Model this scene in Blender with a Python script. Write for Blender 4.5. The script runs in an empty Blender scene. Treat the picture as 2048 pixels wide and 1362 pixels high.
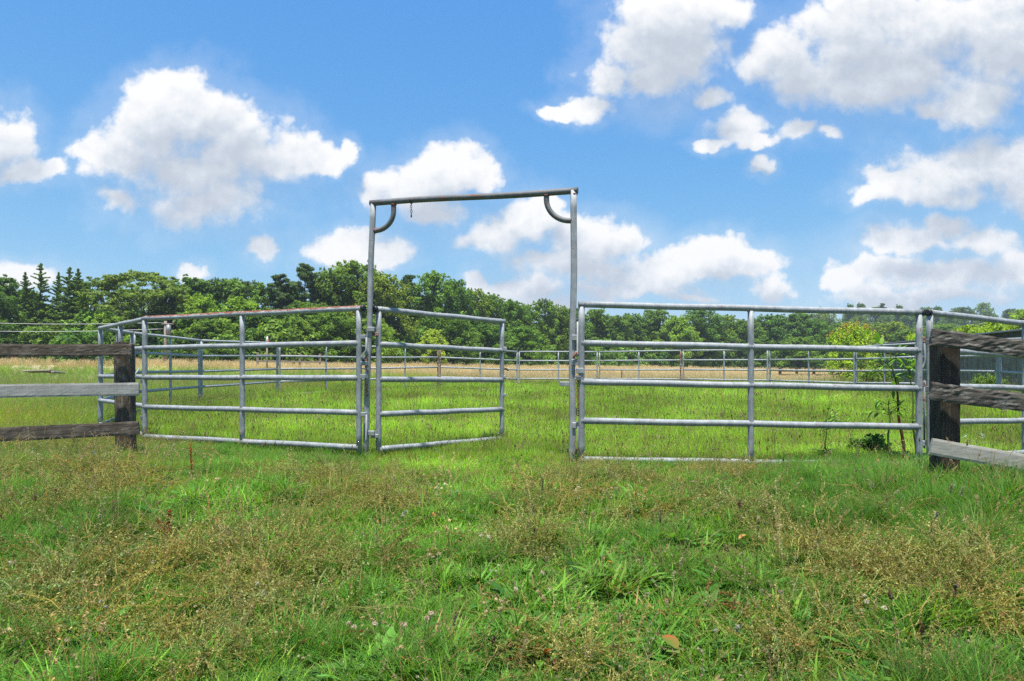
import bpy, math, random
import numpy as np
from mathutils import Vector
PI = math.pi
F = 1350.0            # focal length of the photograph in its own pixels
CH = 1.0              # camera height above the gate's ground line
HZ = 735.0            # horizon row
scene = bpy.context.scene
COL = scene.collection

def at(px, py, Y):    # a photo pixel taken at a known distance -> world point
    return Vector(((px - 1024) / F * Y, Y, CH + (HZ - py) / F * Y))
def xat(px, Y): return (px - 1024) / F * Y
def zat(py, Y): return CH + (HZ - py) / F * Y

# ------------------------------------------------------------------ terrain
def sstep(a, b, x):
    t = np.clip((x - a) / (b - a), 0, 1); return t * t * (3 - 2 * t)
def ground(x, y):
    x = np.asarray(x, float); y = np.asarray(y, float)
    u = x / np.maximum(y, 1.0)
    z = np.interp(y, [-20, 1.5, 3, 4.6, 5.8, 6.6, 7.3, 8.2, 10, 16, 31, 33],
                  [-.2, -.13, -.09, -.03, .0, -.03, -.075, -.09, -.14, -.08, .02, .02])
    near = 1 - sstep(9, 16, y)
    z = z - near * .05 * np.clip(x - 4.0, 0, 4) * sstep(2.5, 5, y) + .035 * sstep(2.4, 3.7, x) * sstep(3.2, 4.6, y) * (1 - sstep(5.7, 6.9, y)) + .08 * sstep(2.6, 4.2, -x) * sstep(5.2, 6.6, y) * (1 - sstep(7.8, 9.4, y)) + near * .03 * np.clip(-x - 2, 0, 4) * (1 - sstep(5, 8, y))
    z = z + near * (.018 * np.sin(x * 1.7 + y * .9) + .013 * np.sin(x * 3.1 - y * 2.3 + 1))
    s = np.interp(u, [-.8, -.5, -.3, 0, .2, .35, .7], [.054, .05, .036, .013, .006, .001, -.002])
    z = z + s * np.clip(y - 33, 0, 110)
    hill = sstep(150, 330, y) * 17 * sstep(.18, .5, u)
    z = z + hill + sstep(90, 220, y) * 3 * (1 - sstep(-.1, .2, u))
    return z
def gz(x, y): return float(ground(x, y))

# ------------------------------------------------------------------ materials
def new_mat(name):
    m = bpy.data.materials.new(name); m.use_nodes = True
    nt = m.node_tree; nt.nodes.clear()
    return m, nt, nt.nodes, nt.links
def N(nt, typ, **kw):
    n = nt.nodes.new(typ)
    for k, v in kw.items():
        if k.startswith('i_'):
            key = k[2:]
            n.inputs[int(key) if key.isdigit() else key].default_value = v
        else: setattr(n, k, v)
    return n
def ramp(nt, stops, fac=None):
    r = nt.nodes.new('ShaderNodeValToRGB'); el = r.color_ramp.elements
    while len(el) < len(stops): el.new(.5)
    for e, (p, c) in zip(el, stops):
        e.position = p; e.color = (*c, 1) if len(c) == 3 else c
    if fac is not None: nt.links.new(fac, r.inputs[0])
    return r
def mixc(nt, fac, a, b, blend='MIX'):
    m = nt.nodes.new('ShaderNodeMix'); m.data_type = 'RGBA'; m.blend_type = blend
    for s, v in ((m.inputs[0], fac), (m.inputs[6], a), (m.inputs[7], b)):
        if hasattr(v, 'links'): nt.links.new(v, s)
        else: s.default_value = v if not isinstance(v, tuple) or len(v) == 4 else (*v, 1)
    return m.outputs[2]
def mth(nt, op, a, b=None, c=None):
    m = nt.nodes.new('ShaderNodeMath'); m.operation = op
    for i, v in enumerate((a, b, c)):
        if v is None: continue
        if hasattr(v, 'links'): nt.links.new(v, m.inputs[i])
        else: m.inputs[i].default_value = v
    return m.outputs[0]
def noise(nt, vec, scale, detail=4, rough=.55, dist=0.0):
    n = N(nt, 'ShaderNodeTexNoise', i_Scale=scale, i_Detail=detail, i_Roughness=rough, i_Distortion=dist)
    if vec is not None: nt.links.new(vec, n.inputs['Vector'])
    return n.outputs['Fac']
def scaled(nt, vec, s):
    m = N(nt, 'ShaderNodeMapping'); m.inputs['Scale'].default_value = s
    nt.links.new(vec, m.inputs[0]); return m.outputs[0]
def finish(nt, color, rough=.6, metal=0.0, bump=None, bstr=.3, bdist=.01, spec=.5):
    p = N(nt, 'ShaderNodeBsdfPrincipled')
    for s, v in (('Base Color', color), ('Roughness', rough), ('Metallic', metal), ('Specular IOR Level', spec)):
        if hasattr(v, 'links'): nt.links.new(v, p.inputs[s])
        else: p.inputs[s].default_value = (*v, 1) if isinstance(v, tuple) and len(v) == 3 else v
    if bump is not None:
        b = N(nt, 'ShaderNodeBump', i_Strength=bstr, i_Distance=bdist)
        nt.links.new(bump, b.inputs['Height']); nt.links.new(b.outputs[0], p.inputs['Normal'])
    o = N(nt, 'ShaderNodeOutputMaterial'); nt.links.new(p.outputs[0], o.inputs[0])

def galv(name, rust_top=0.0, rust=0.0, dark=1.0):
    m, nt, nd, lk = new_mat(name)
    g = N(nt, 'ShaderNodeNewGeometry'); pos = g.outputs['Position']
    a = noise(nt, pos, 9, 6, .65); b = noise(nt, scaled(nt, pos, (45, 45, 4)), 1, 4, .6, .8); c = noise(nt, pos, 70, 3, .6)
    t = mth(nt, 'ADD', mth(nt, 'MULTIPLY', a, .5), mth(nt, 'ADD', mth(nt, 'MULTIPLY', b, .35), mth(nt, 'MULTIPLY', c, .15)))
    col = ramp(nt, [(.32, tuple(v * dark for v in (.20, .22, .235))), (.5, tuple(v * dark for v in (.36, .38, .39))), (.68, tuple(v * dark for v in (.56, .575, .575)))], t).outputs[0]
    spots = ramp(nt, [(.66, (0, 0, 0)), (.70, (1, 1, 1))], noise(nt, pos, 28, 4, .7)).outputs[0]
    col = mixc(nt, mth(nt, 'MULTIPLY', spots, .55), col, (.10, .11, .11))
    metal = .08
    if rust_top or rust:
        nz = N(nt, 'ShaderNodeSeparateXYZ'); lk.new(g.outputs['Normal'], nz.inputs[0])
        patch = noise(nt, scaled(nt, pos, (7, 7, 26)), 1, 6, .72)
        fac = None
        if rust_top:
            up = mth(nt, 'MULTIPLY', mth(nt, 'SUBTRACT', nz.outputs[2], .0), .34)
            fac = ramp(nt, [(.715 - .06 * rust_top, (0, 0, 0)), (.735 - .06 * rust_top, (1, 1, 1))], mth(nt, 'ADD', patch, up)).outputs[0]
            fac = mth(nt, 'MULTIPLY', fac, mth(nt, 'GREATER_THAN', nz.outputs[2], .12))
        if rust:
            f2 = ramp(nt, [(.62 - .16 * rust, (0, 0, 0)), (.70 - .16 * rust, (1, 1, 1))], noise(nt, pos, 16, 6, .7)).outputs[0]
            fac = f2 if fac is None else mth(nt, 'MAXIMUM', fac, f2)
        rc = ramp(nt, [(.35, (.09, .030, .016)), (.6, (.26, .085, .038)), (.75, (.34, .15, .075))], noise(nt, pos, 60, 4)).outputs[0]
        col = mixc(nt, fac, col, rc); metal = mth(nt, 'MULTIPLY', mth(nt, 'SUBTRACT', 1.0, fac), .08)
    finish(nt, col, ramp(nt, [(.3, (.55,) * 3), (.7, (.75,) * 3)], t).outputs[0], metal, noise(nt, pos, 160, 2), .12, .002)
    return m

def plain(name, c, rough=.6, metal=0., var=.35, scale=20):
    m, nt, nd, lk = new_mat(name)
    g = N(nt, 'ShaderNodeNewGeometry')
    t = noise(nt, g.outputs['Position'], scale, 5, .6)
    col = ramp(nt, [(.3, tuple(v * (1 - var) for v in c)), (.7, tuple(min(1, v * (1 + var)) for v in c))], t).outputs[0]
    finish(nt, col, rough, metal, t, .2, .003)
    return m

def wood(name, stops, axis=0, lichen=0.0, bump=.6, sawmarks=0.):
    """weathered timber: grain drawn along the local axis"""
    m, nt, nd, lk = new_mat(name)
    tc = N(nt, 'ShaderNodeTexCoord'); v = tc.outputs['Object']
    s = [52, 52, 52]; s[axis] = 1.3
    s2 = [130, 130, 130]; s2[axis] = 5
    grain = noise(nt, scaled(nt, v, s), 1, 7, .72, .22); fine = noise(nt, scaled(nt, v, s2), 1, 4, .6)
    blot = noise(nt, v, 5.5, 5, .6, .4)
    t = mth(nt, 'ADD', mth(nt, 'MULTIPLY', grain, .45), mth(nt, 'ADD', mth(nt, 'MULTIPLY', fine, .2), mth(nt, 'MULTIPLY', blot, .35)))
    h = t
    if sawmarks:
        s3 = [3, 3, 3]; s3[axis] = 75
        saw = noise(nt, scaled(nt, v, s3), 1, 2, .5)
        t = mth(nt, 'ADD', t, mth(nt, 'MULTIPLY', mth(nt, 'SUBTRACT', saw, .5), sawmarks))
    col = ramp(nt, stops, t).outputs[0]
    cracks = ramp(nt, [(.30, (1, 1, 1)), (.38, (0, 0, 0))], grain).outputs[0]
    col = mixc(nt, mth(nt, 'MULTIPLY', cracks, .8), col, (.012, .010, .009))
    if lichen:
        l = ramp(nt, [(.60 - .1 * lichen, (0, 0, 0)), (.66 - .1 * lichen, (1, 1, 1))], noise(nt, scaled(nt, v, [28 if i != axis else 12 for i in range(3)]), 1, 8, .75)).outputs[0]
        col = mixc(nt, mth(nt, 'MULTIPLY', l, .75), col, (.24, .23, .20))
    finish(nt, col, .85, 0, h, bump, .012, .25)
    return m

def vegetation(name, trans=.35, instanced=True, boost=1.0):
    m, nt, nd, lk = new_mat(name)
    a = N(nt, 'ShaderNodeAttribute', attribute_name='Col')
    col = a.outputs['Color']
    if instanced:
        t = N(nt, 'ShaderNodeAttribute', attribute_name='tint', attribute_type='INSTANCER')
        col = mixc(nt, 1.0, col, t.outputs['Color'], 'MULTIPLY')
    else:
        oi = N(nt, 'ShaderNodeObjectInfo')
        col = mixc(nt, 1.0, col, oi.outputs['Color'], 'MULTIPLY')
    p = N(nt, 'ShaderNodeBsdfPrincipled', i_Roughness=.6)
    p.inputs['Specular IOR Level'].default_value = .18
    lk.new(col, p.inputs['Base Color'])
    tr = N(nt, 'ShaderNodeBsdfTranslucent')
    lk.new(mixc(nt, 1.0, col, (1.35, 1.25, .6, 1), 'MULTIPLY'), tr.inputs[0])
    mx = N(nt, 'ShaderNodeMixShader'); mx.inputs[0].default_value = trans
    lk.new(p.outputs[0], mx.inputs[1]); lk.new(tr.outputs[0], mx.inputs[2])
    o = N(nt, 'ShaderNodeOutputMaterial'); lk.new(mx.outputs[0], o.inputs[0])
    return m

M = {}
M['galv'] = galv('galvanised_steel', rust=.05, dark=.70); M['galv_rust_top'] = galv('galvanised_rust_streaked', rust_top=1.0, dark=.85)
M['galv_dark'] = galv('galvanised_rust_and_shade', rust=.34, dark=.32); M['galv_far'] = galv('galvanised_far', rust=.22, dark=.85)  # the dark one has the header's underside shade painted in, under real rust
M['rusty'] = galv('rusted_steel', rust=1.3)
M['rust'] = plain('rust', (.20, .06, .028), .85, 0, .5, 60)
M['cap'] = plain('black_rubber', (.012, .012, .013), .5)
M['dark_iron'] = plain('dark_iron', (.07, .055, .045), .6, .4, .5, 80)
M['veg'] = vegetation('grass_blades', .42); M['leaf'] = vegetation('tree_leaves', .42, False); M['weed'] = vegetation('weed_leaves', .3, False)
M['leaf_i'] = vegetation('wood_leaves', .42, True)
M['bark'] = plain('bark', (.085, .07, .055), .9, 0, .5, 6)
M['w_dark'] = wood('dark_weathered_board', [(.30, (.020, .016, .012)), (.5, (.085, .066, .050)), (.68, (.24, .20, .16))], 0, .1)
M['w_grey'] = wood('grey_weathered_board', [(.28, (.15, .14, .125)), (.48, (.28, .27, .25)), (.70, (.41, .395, .37))], 0, 0, .15, .22)
M['w_lichen'] = wood('blackened_lichen_board', [(.33, (.010, .009, .008)), (.5, (.070, .060, .050)), (.68, (.22, .19, .155))], 0, .55, .45)
M['w_pale'] = wood('pale_sawn_board', [(.25, (.19, .175, .145)), (.5, (.33, .31, .265)), (.75, (.43, .405, .35))], 0, 0, .05)
M['w_post'] = wood('old_post_timber', [(.33, (.016, .013, .010)), (.52, (.075, .058, .044)), (.64, (.30, .25, .19))], 2, .3, .9)
M['w_black'] = wood('blackened_post_timber', [(.34, (.010, .008, .006)), (.54, (.045, .036, .027)), (.68, (.21, .165, .12))], 2, .0, .9)
M['w_shed'] = wood('shed_boards', [(.30, (.025, .022, .020)), (.44, (.20, .155, .11)), (.54, (.21, .20, .165)), (.66, (.46, .39, .30))], 2, .3, .9)
M['w_brown'] = wood('brown_rail_timber', [(.3, (.06, .035, .022)), (.7, (.18, .11, .07))], 0)
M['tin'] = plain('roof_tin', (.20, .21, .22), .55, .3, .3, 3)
M['tin_dark'] = plain('roof_shadow_tin', (.075, .075, .078), .6, .2, .4, 5)  # dark grey tin of the lapped siding
M['pale'] = plain('pale_stone', (.36, .29, .22), .8)
M['white'] = plain('white_plastic', (.7, .7, .7), .5, 0, .1)
M['red'] = plain('red_tape', (.5, .02, .03), .5, 0, .15)
M['pole'] = plain('pole_timber', (.22, .18, .14), .85, 0, .3, 8)
M['wire'] = plain('aluminium_wire', (.45, .46, .47), .45, .5, .1)

# ------------------------------------------------------------------ mesh builder
class MB:
    def __init__(s): s.v = []; s.f = []; s.c = []; s.smooth = []
    def add(s, vs, fs, smooth=True, col=None):
        o = len(s.v); s.v.extend([tuple(p) for p in vs])
        s.f.extend([tuple(i + o for i in f) for f in fs]); s.smooth.extend([smooth] * len(fs))
        if col is not None: s.c.extend([col] * len(vs))
        return s
    def tube(s, pts, r, sides=12, caps=True, sq=0.0, col=None):
        pts = [Vector(p) for p in pts]; n = len(pts)
        rad = r if isinstance(r, (list, tuple)) else [r] * n
        vs, fs = [], []; up = None
        for i, p in enumerate(pts):
            d = (pts[min(i + 1, n - 1)] - pts[max(i - 1, 0)]).normalized()
            if up is None:
                up = Vector((0, 1, 0)) if abs(d.z) > .7 else Vector((0, 0, 1))
            a = (up - d * up.dot(d)).normalized(); up = a; b = d.cross(a)
            for k in range(sides):
                t = 2 * PI * (k + .5) / sides; ca, sa = math.cos(t), math.sin(t)
                if sq:
                    e = 2 / (2 + sq * 8); ca = math.copysign(abs(ca) ** e, ca); sa = math.copysign(abs(sa) ** e, sa)
                vs.append(p + a * (rad[i] * ca) + b * (rad[i] * sa))
        for i in range(n - 1):
            for k in range(sides):
                k2 = (k + 1) % sides
                fs.append((i * sides + k, i * sides + k2, (i + 1) * sides + k2, (i + 1) * sides + k))
        s.add(vs, fs, True, col)
        if caps:
            o = len(s.v) - len(vs)
            s.f.append(tuple(o + k for k in reversed(range(sides)))); s.f.append(tuple(o + (n - 1) * sides + k for k in range(sides)))
            s.smooth += [False, False]
        return s
    def box(s, c, size, dx=(1, 0, 0), dz=(0, 0, 1), bev=.12, col=None):
        c = Vector(c); X = Vector(dx).normalized(); Z = Vector(dz).normalized(); Y = Z.cross(X).normalized(); Z = X.cross(Y)
        hx, hy, hz = (v / 2 for v in size); b = min(hx, hy, hz) * bev * 2
        vs = []
        for z, i in ((-hz, b), (-hz + b, 0), (hz - b, 0), (hz, b)):
            for sx, sy in ((-1, -1), (1, -1), (1, 1), (-1, 1)):
                vs.append(c + X * sx * (hx - i) + Y * sy * (hy - i) + Z * z)
        fs = [(3, 2, 1, 0), (12, 13, 14, 15)]
        for l in range(3):
            for k in range(4):
                k2 = (k + 1) % 4; fs.append((l * 4 + k, l * 4 + k2, (l + 1) * 4 + k2, (l + 1) * 4 + k))
        return s.add(vs, fs, False, col)
    def torus(s, c, R, r, axis=(0, 0, 1), stretch=None, n=12, m=6, a0=0, a1=2 * PI, col=None):
        ax = Vector(axis).normalized(); t = Vector((0, 0, 1)) if abs(ax.z) < .9 else Vector((1, 0, 0))
        u = (t - ax * t.dot(ax)).normalized(); w = ax.cross(u); c = Vector(c)
        if abs(a1 - a0 - 2 * PI) < 1e-6:
            vs, fs = [], []
            for i in range(n):
                A = a0 + (a1 - a0) * i / n
                d = u * math.cos(A) + w * math.sin(A); off = u * ((stretch or 0) * (1 if math.cos(A) > 0 else -1))
                for k in range(m):
                    B = 2 * PI * k / m; vs.append(c + off + d * (R + r * math.cos(B)) + ax * r * math.sin(B))
            for i in range(n):
                for k in range(m):
                    fs.append((i * m + k, ((i + 1) % n) * m + k, ((i + 1) % n) * m + (k + 1) % m, i * m + (k + 1) % m))
            s.add(vs, fs, True, col)
        else:
            s.tube([c + (u * math.cos(a0 + (a1 - a0) * i / n) + w * math.sin(a0 + (a1 - a0) * i / n)) * R for i in range(n + 1)], r, m, True, 0, col)
        return s
    def mesh(s, name, mat, off=(0, 0, 0)):
        me = bpy.data.meshes.new(name); ox, oy, oz = off
        me.from_pydata([(x - ox, y - oy, z - oz) for x, y, z in s.v], [], s.f)
        me.polygons.foreach_set('use_smooth', s.smooth)
        if s.c and len(s.c) == len(s.v):
            a = me.attributes.new('Col', 'FLOAT_COLOR', 'POINT')
            a.data.foreach_set('color', np.array([(*c, 1) for c in s.c], dtype=np.float32).ravel())
        me.materials.append(mat); me.update(); return me
    def build(s, name, mat, parent=None, root=None):
        """one mesh object; coordinates were given in the world and are stored relative to the thing's base"""
        base = root if root is not None else parent
        off = tuple(base.location) if base is not None else (0, 0, 0)
        o = bpy.data.objects.new(name, s.mesh(name, mat, off)); COL.objects.link(o)
        if parent is not None: o.parent = parent
        return o
def tag(o, label=None, cat=None, group=None, kind=None):
    for k, v in (('label', label), ('category', cat), ('group', group), ('kind', kind)):
        if v: o[k] = v
    return o
def thing(name, label, cat, loc, group=None, rz=0):
    o = bpy.data.objects.new(name, None); COL.objects.link(o); o.location = loc; o.rotation_euler = (0, 0, rz)
    o.empty_display_size = .1
    return tag(o, label, cat, group)

# ------------------------------------------------------------------ ground sheet
def build_ground():
    ys = np.concatenate([np.linspace(-40, 1, 16), np.linspace(1.2, 12, 74), np.geomspace(12.3, 700, 90)])
    us = np.sinh(np.linspace(-5.2, 5.2, 150)) / np.sinh(5.2)
    vs, fs = [], []
    X = np.outer(np.ones(len(ys)), us * 700); Y = np.outer(ys, np.ones(len(us)))
    Z = ground(X, Y)
    n = len(us)
    V = np.stack([X, Y, Z], -1).reshape(-1, 3)
    for i in range(len(ys) - 1):
        for j in range(n - 1):
            a = i * n + j; fs.append((a, a + 1, a + n + 1, a + n))
    me = bpy.data.meshes.new('ground'); me.from_pydata(V.tolist(), [], fs)
    me.polygons.foreach_set('use_smooth', [True] * len(fs))
    m, nt, nd, lk = new_mat('soil_and_thatch')
    g = N(nt, 'ShaderNodeNewGeometry'); pos = g.outputs['Position']
    n1 = noise(nt, pos, 3, 6, .6); n2 = noise(nt, pos, 40, 4, .6)
    t = mth(nt, 'ADD', mth(nt, 'MULTIPLY', n1, .55), mth(nt, 'MULTIPLY', n2, .45))
    near = ramp(nt, [(.35, (.035, .045, .014)), (.5, (.055, .075, .02)), (.66, (.12, .10, .05))], t).outputs[0]
    far = ramp(nt, [(.35, (.36, .29, .17)), (.65, (.50, .42, .28))], t).outputs[0]
    xyz = N(nt, 'ShaderNodeSeparateXYZ'); lk.new(pos, xyz.inputs[0])
    f = N(nt, 'ShaderNodeMapRange'); f.inputs[1].default_value = 34; f.inputs[2].default_value = 50; lk.new(xyz.outputs[1], f.inputs[0])
    finish(nt, mixc(nt, f.outputs[0], near, far), .95, 0, n2, .6, .02, .1)
    me.materials.append(m)
    o = bpy.data.objects.new('ground', me); COL.objects.link(o); tag(o, 'rough pasture ground under the grass', None, None, 'structure')
build_ground()

# ------------------------------------------------------------------ steel corral panels, gate, arch
RR, UR = .0355, .0335
def corral_panel(name, label, cat, group, p0, p1, H0, H1, rail_mat='galv', top_mat=None, up_mats=None, mid=True, detail=2, over=(.03, .03), caps=(0, 0), foot=.06):
    """p0/p1: (x, y, z of the top rail's centre); H: height between top and bottom rail centres"""
    p0 = Vector(p0); p1 = Vector(p1)
    base = Vector(((p0.x + p1.x) / 2, (p0.y + p1.y) / 2, min(p0.z - H0, p1.z - H1) - foot))
    r = thing(name, label, cat, base, group)
    d = (p1 - p0); d.z = 0; L = d.length; d.normalize()
    sides = 16 if detail == 2 else 9
    rnd = random.Random(int(abs(p0.x * 991 + p0.y * 37)))
    for k in range(5):
        a = p0 - Vector((0, 0, H0 * k / 4)); b = p1 - Vector((0, 0, H1 * k / 4)); e = (b - a).normalized()
        mb = MB()
        if k == 0: a = a - e * over[0]; b = b + e * over[1]
        n = 12 if detail == 2 else 4; amp = .0035
        pts = [a.lerp(b, i / n) + Vector((0, 0, amp * math.sin(i * 1.3 + k * 2 + p0.x) * math.sin(PI * i / n))) for i in range(n + 1)]
        mb.tube(pts, RR, sides)
        o = mb.build('rail', M[top_mat if (k == 0 and top_mat) else rail_mat], r)
        if k == 0:
            for side in (0, 1):
                if caps[side]:
                    q = a if side == 0 else b; s = -1 if side == 0 else 1
                    MB().tube([q - e * s * .025, q + e * s * .008, q + e * s * .012], [RR + .004, RR + .004, RR * .6], sides).build('end_cap', M['cap'], r)
    ts = [0, .5, 1] if mid else [0, 1]
    for i, t in enumerate(ts):
        top = p0.lerp(p1, t); H = H0 + (H1 - H0) * t
        a = top - Vector((0, 0, RR * .8)); b = top - Vector((0, 0, H + foot))
        mb = MB().tube([a.lerp(b, q / 8) for q in range(9)], UR, sides)
        if detail == 2:
            for k in range(5):           # welds where rails meet the upright
                z = top.z - H * k / 4
                mb.torus((top.x, top.y, z), RR * 1.02, .006, d) if k else None
                for s in (-1, 1):
                    if (t == 0 and s < 0) or (t == 1 and s > 0): continue
                    mb.torus(Vector((top.x, top.y, z)) + d * s * UR * .93, RR * .98, .006, d, None, 14, 5)
        mm = (up_mats or {}).get(i, rail_mat)
        mb.build('upright', M[mm], r)
    return r
def lug(parent, at_, d, w=.055, h=.05, mat='galv', name='connector_lug'):
    at_ = Vector(at_); d = Vector(d)
    return MB().box(at_, (w, .045, h), d).build(name, M[mat], parent)
def rod(parent, pts, r=.008, mat='galv', name='drop_pin'):
    return MB().tube(pts, r, 8).build(name, M[mat], parent)

H = 1.688
# right front panel beside the arch
A0 = Vector((.755, 7.33, 1.686)); A1 = Vector((4.45, 7.38, 1.602))
pr = corral_panel('corral_panel', 'five rail steel corral panel right of the tall gate frame, wide and nearest', 'corral panel', 'front corral panels', A0, A1, 1.686, 1.668, over=(.035, .04), caps=(0, 1), up_mats={})
B0 = Vector((4.74, 7.66, 1.622)); B1 = Vector((8.42, 9.66, 1.51))
pb = corral_panel('corral_panel', 'five rail steel corral panel running behind the lichen covered fence boards at right', 'corral panel', 'front corral panels', B0, B1, 1.66, 1.66, over=(.03, .03), caps=(1, 0))
# left front panel
C0 = Vector((-5.29, 9.73, 1.706)); C1 = Vector((-1.836, 8.10, 1.71))
pl = corral_panel('corral_panel', 'five rail steel corral panel with orange rust along its top rail', 'corral panel', 'front corral panels', C0, C1, 1.70, 1.67, top_mat='galv_rust_top', over=(.035, .07), caps=(0, 1))
D0 = Vector((-7.2, 11.8, 1.684)); D1 = Vector((-5.40, 9.92, 1.71))
pd = corral_panel('corral_panel', 'short looking steel corral panel slanting away behind the dark wooden fence post', 'corral panel', 'front corral panels', D0, D1, 1.68, 1.70, over=(.03, .03))
# hardware on the joints
dA = (A1 - A0).normalized(); dC = (C1 - C0).normalized(); dB = (B1 - B0); dB.z = 0; dB.normalize()
def hw_pair(parent, x, y, d, zs, mat='galv'):
    for z in zs: lug(parent, (x, y, z), d, mat=mat)
for z, m_ in ((1.305, 'rusty'), (.82, 'rusty'), (.66, 'rusty'), (.17, 'galv')):
    lug(pr, Vector((4.50, 7.40, z)), dA, .05, .06, m_)
for z in (1.29, .76): lug(pb, Vector((4.66, 7.60, z)), dB, .07, .06, 'galv_dark')
rod(pb, [(4.60, 7.53, 1.27), (4.61, 7.53, 1.08), (4.57, 7.51, 1.0), (4.55, 7.50, .98)], .012, 'galv_dark')
rod(pb, [(4.60, 7.53, .86), (4.60, 7.53, .10)], .010, 'galv_dark')
q = Vector((-1.77, 8.06, 0))
for z in (1.365, 1.05, .895, .44): lug(pl, q + Vector((.0, 0, z)), dC, .07, .05)
rod(pl, [(-1.735, 8.04, 1.36), (-1.735, 8.04, 1.21), (-1.79, 8.02, 1.135), (-1.74, 8.02, 1.08)], .011)
rod(pl, [(-1.735, 8.04, .44), (-1.738, 8.04, .15), (-1.75, 8.03, .10)], .010)
rod(pl, [(-1.742, 8.10, 1.15), (-1.738, 8.10, .66)], .016, 'rusty')
for z in (1.245, .80, .27): lug(pl, C0 + Vector((-.06, .05, z - C0.z)), dC, .05, .06, 'galv_dark')
rod(pl, [(-5.36, 9.70, .98), (-5.40, 9.66, .90), (-5.33, 9.64, .86)], .011)

# tall gate frame (arch)
ar = thing('gate_arch', 'tall steel pipe gate frame spanning the gateway above the corral panels', 'gate frame', (-.55, 7.75, -.1))
tl = Vector((-1.678, 8.15, 2.985)); bl = Vector((-1.772, 8.15, -.12)); trr = Vector((.684, 7.42, 2.945)); brr = Vector((.652, 7.40, -.12))
hd = (trr - tl).normalized()
MB().tube([bl.lerp(tl, i / 16) + Vector((.004 * math.sin(i * .9), 0, 0)) for i in range(17)], .0335, 16, True, .12).build('upright', M['galv'], ar)
MB().tube([brr.lerp(trr, i / 16) + Vector((.006 * math.sin(i * .7), 0, 0)) for i in range(17)], .034, 16, True, .5).build('upright', M['galv'], ar)
hdr = MB().tube([(tl - hd * .035).lerp(trr + hd * .04, i / 14) + Vector((0, 0, .008 * math.sin(i * PI / 14 * 2))) for i in range(15)], .036, 16).build('header', M['galv_dark'], ar)
def brace(corner, along, drop, out, post_dir):
    pts = [corner + along * out - Vector((0, 0, .03))]
    for i in range(3): pts.append(corner + along * out - Vector((0, 0, .05 + (drop - out * .8 - .05) * i / 3)))
    cx = corner + along * out * .12 - Vector((0, 0, drop - out * .86))
    for i in range(11):
        a = PI / 2 * i / 10
        pts.append(corner + along * (out * .12 + out * .88 * math.cos(a)) - Vector((0, 0, drop - out * .80 + out * .80 * math.sin(a))))
    pts.append(corner + along * .01 - Vector((0, 0, drop)))
    return MB().tube(pts, .0305, 14).build('corner_brace', M['galv_dark'], ar)
brace(tl, hd, .335, .275, 0); brace(trr, -hd, .33, .315, 0)
for c in (trr - Vector((0, 0, .04)), trr - Vector((.025, 0, .33)), tl + hd * .275 - Vector((0, 0, .035)), trr - hd * .315 - Vector((0, 0, .035)), tl - Vector((-.03, 0, .33))):
    MB().torus(c, .032, .007, (0, 0, 1) if abs(c.z - trr.z) < .2 else hd, None, 14, 6).build('weld_bead', M['rust'], ar)
for z in (1.46, .21): lug(ar, (-1.695, 8.12, z), (1, 0, 0), .085, .055 if z > 1 else .06, 'galv', 'hinge_lug')
for x, z, w in ((.70, 1.325, .09), (.70, 1.055, .10), (.70, .37, .085)): lug(ar, (x, 7.37, z), (1, 0, 0), w, .062, 'galv', 'connector_lug')
lug(ar, (.575, 7.39, .82), (1, 0, 0), .10, .05, 'galv', 'latch_tab')
rod(ar, [(.715, 7.35, 1.5), (.715, 7.35, 1.15), (.70, 7.34, 1.12)], .012)
MB().tube([(.70, 7.34, 1.17), (.665, 7.33, 1.10)], .012, 8).build('drop_pin', M['rust'], ar)
rod(ar, [(.718, 7.34, .36), (.715, 7.33, .13), (.69, 7.33, .06)], .011, 'galv_dark')
lug(pr, (.735, 7.31, .965), (1, 0, 0), .075, .06, 'galv'); lug(pr, (.72, 7.31, .885), (1, 0, 0), .05, .05, 'galv_dark')

# swinging gate, standing ajar
G0 = Vector((-1.622, 8.21, 1.707)); G1 = Vector((-.146, 9.85, 1.672))
gt = corral_panel('steel_gate', 'open five rail steel gate hinged on the left side of the tall frame', 'gate', None, G0, G1, 1.70, 1.71, mid=False, over=(.06, .05), caps=(1, 0), foot=.07)
for z in (1.40, .17): lug(gt, Vector((-1.66, 8.17, z)), (1, 0, 0), .085, .045, 'rusty' if z > 1 else 'galv', 'hinge_lug')
MB().torus(Vector((-.10, 9.86, .93)), .055, .011, (.55, -.8, 0), None, 8, 6, -1.2, 1.7).build('latch_hook', M['dark_iron'], gt)
lug(gt, Vector((-.105, 9.84, .86)), (1, 0, 0), .04, .04, 'galv', 'latch_tab'); lug(gt, Vector((-.105, 9.84, .60)), (1, 0, 0), .04, .04, 'galv', 'latch_tab'); lug(gt, Vector((-.10, 9.84, 1.27)), (1, 0, 0), .05, .06, 'galv', 'latch_tab')

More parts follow.
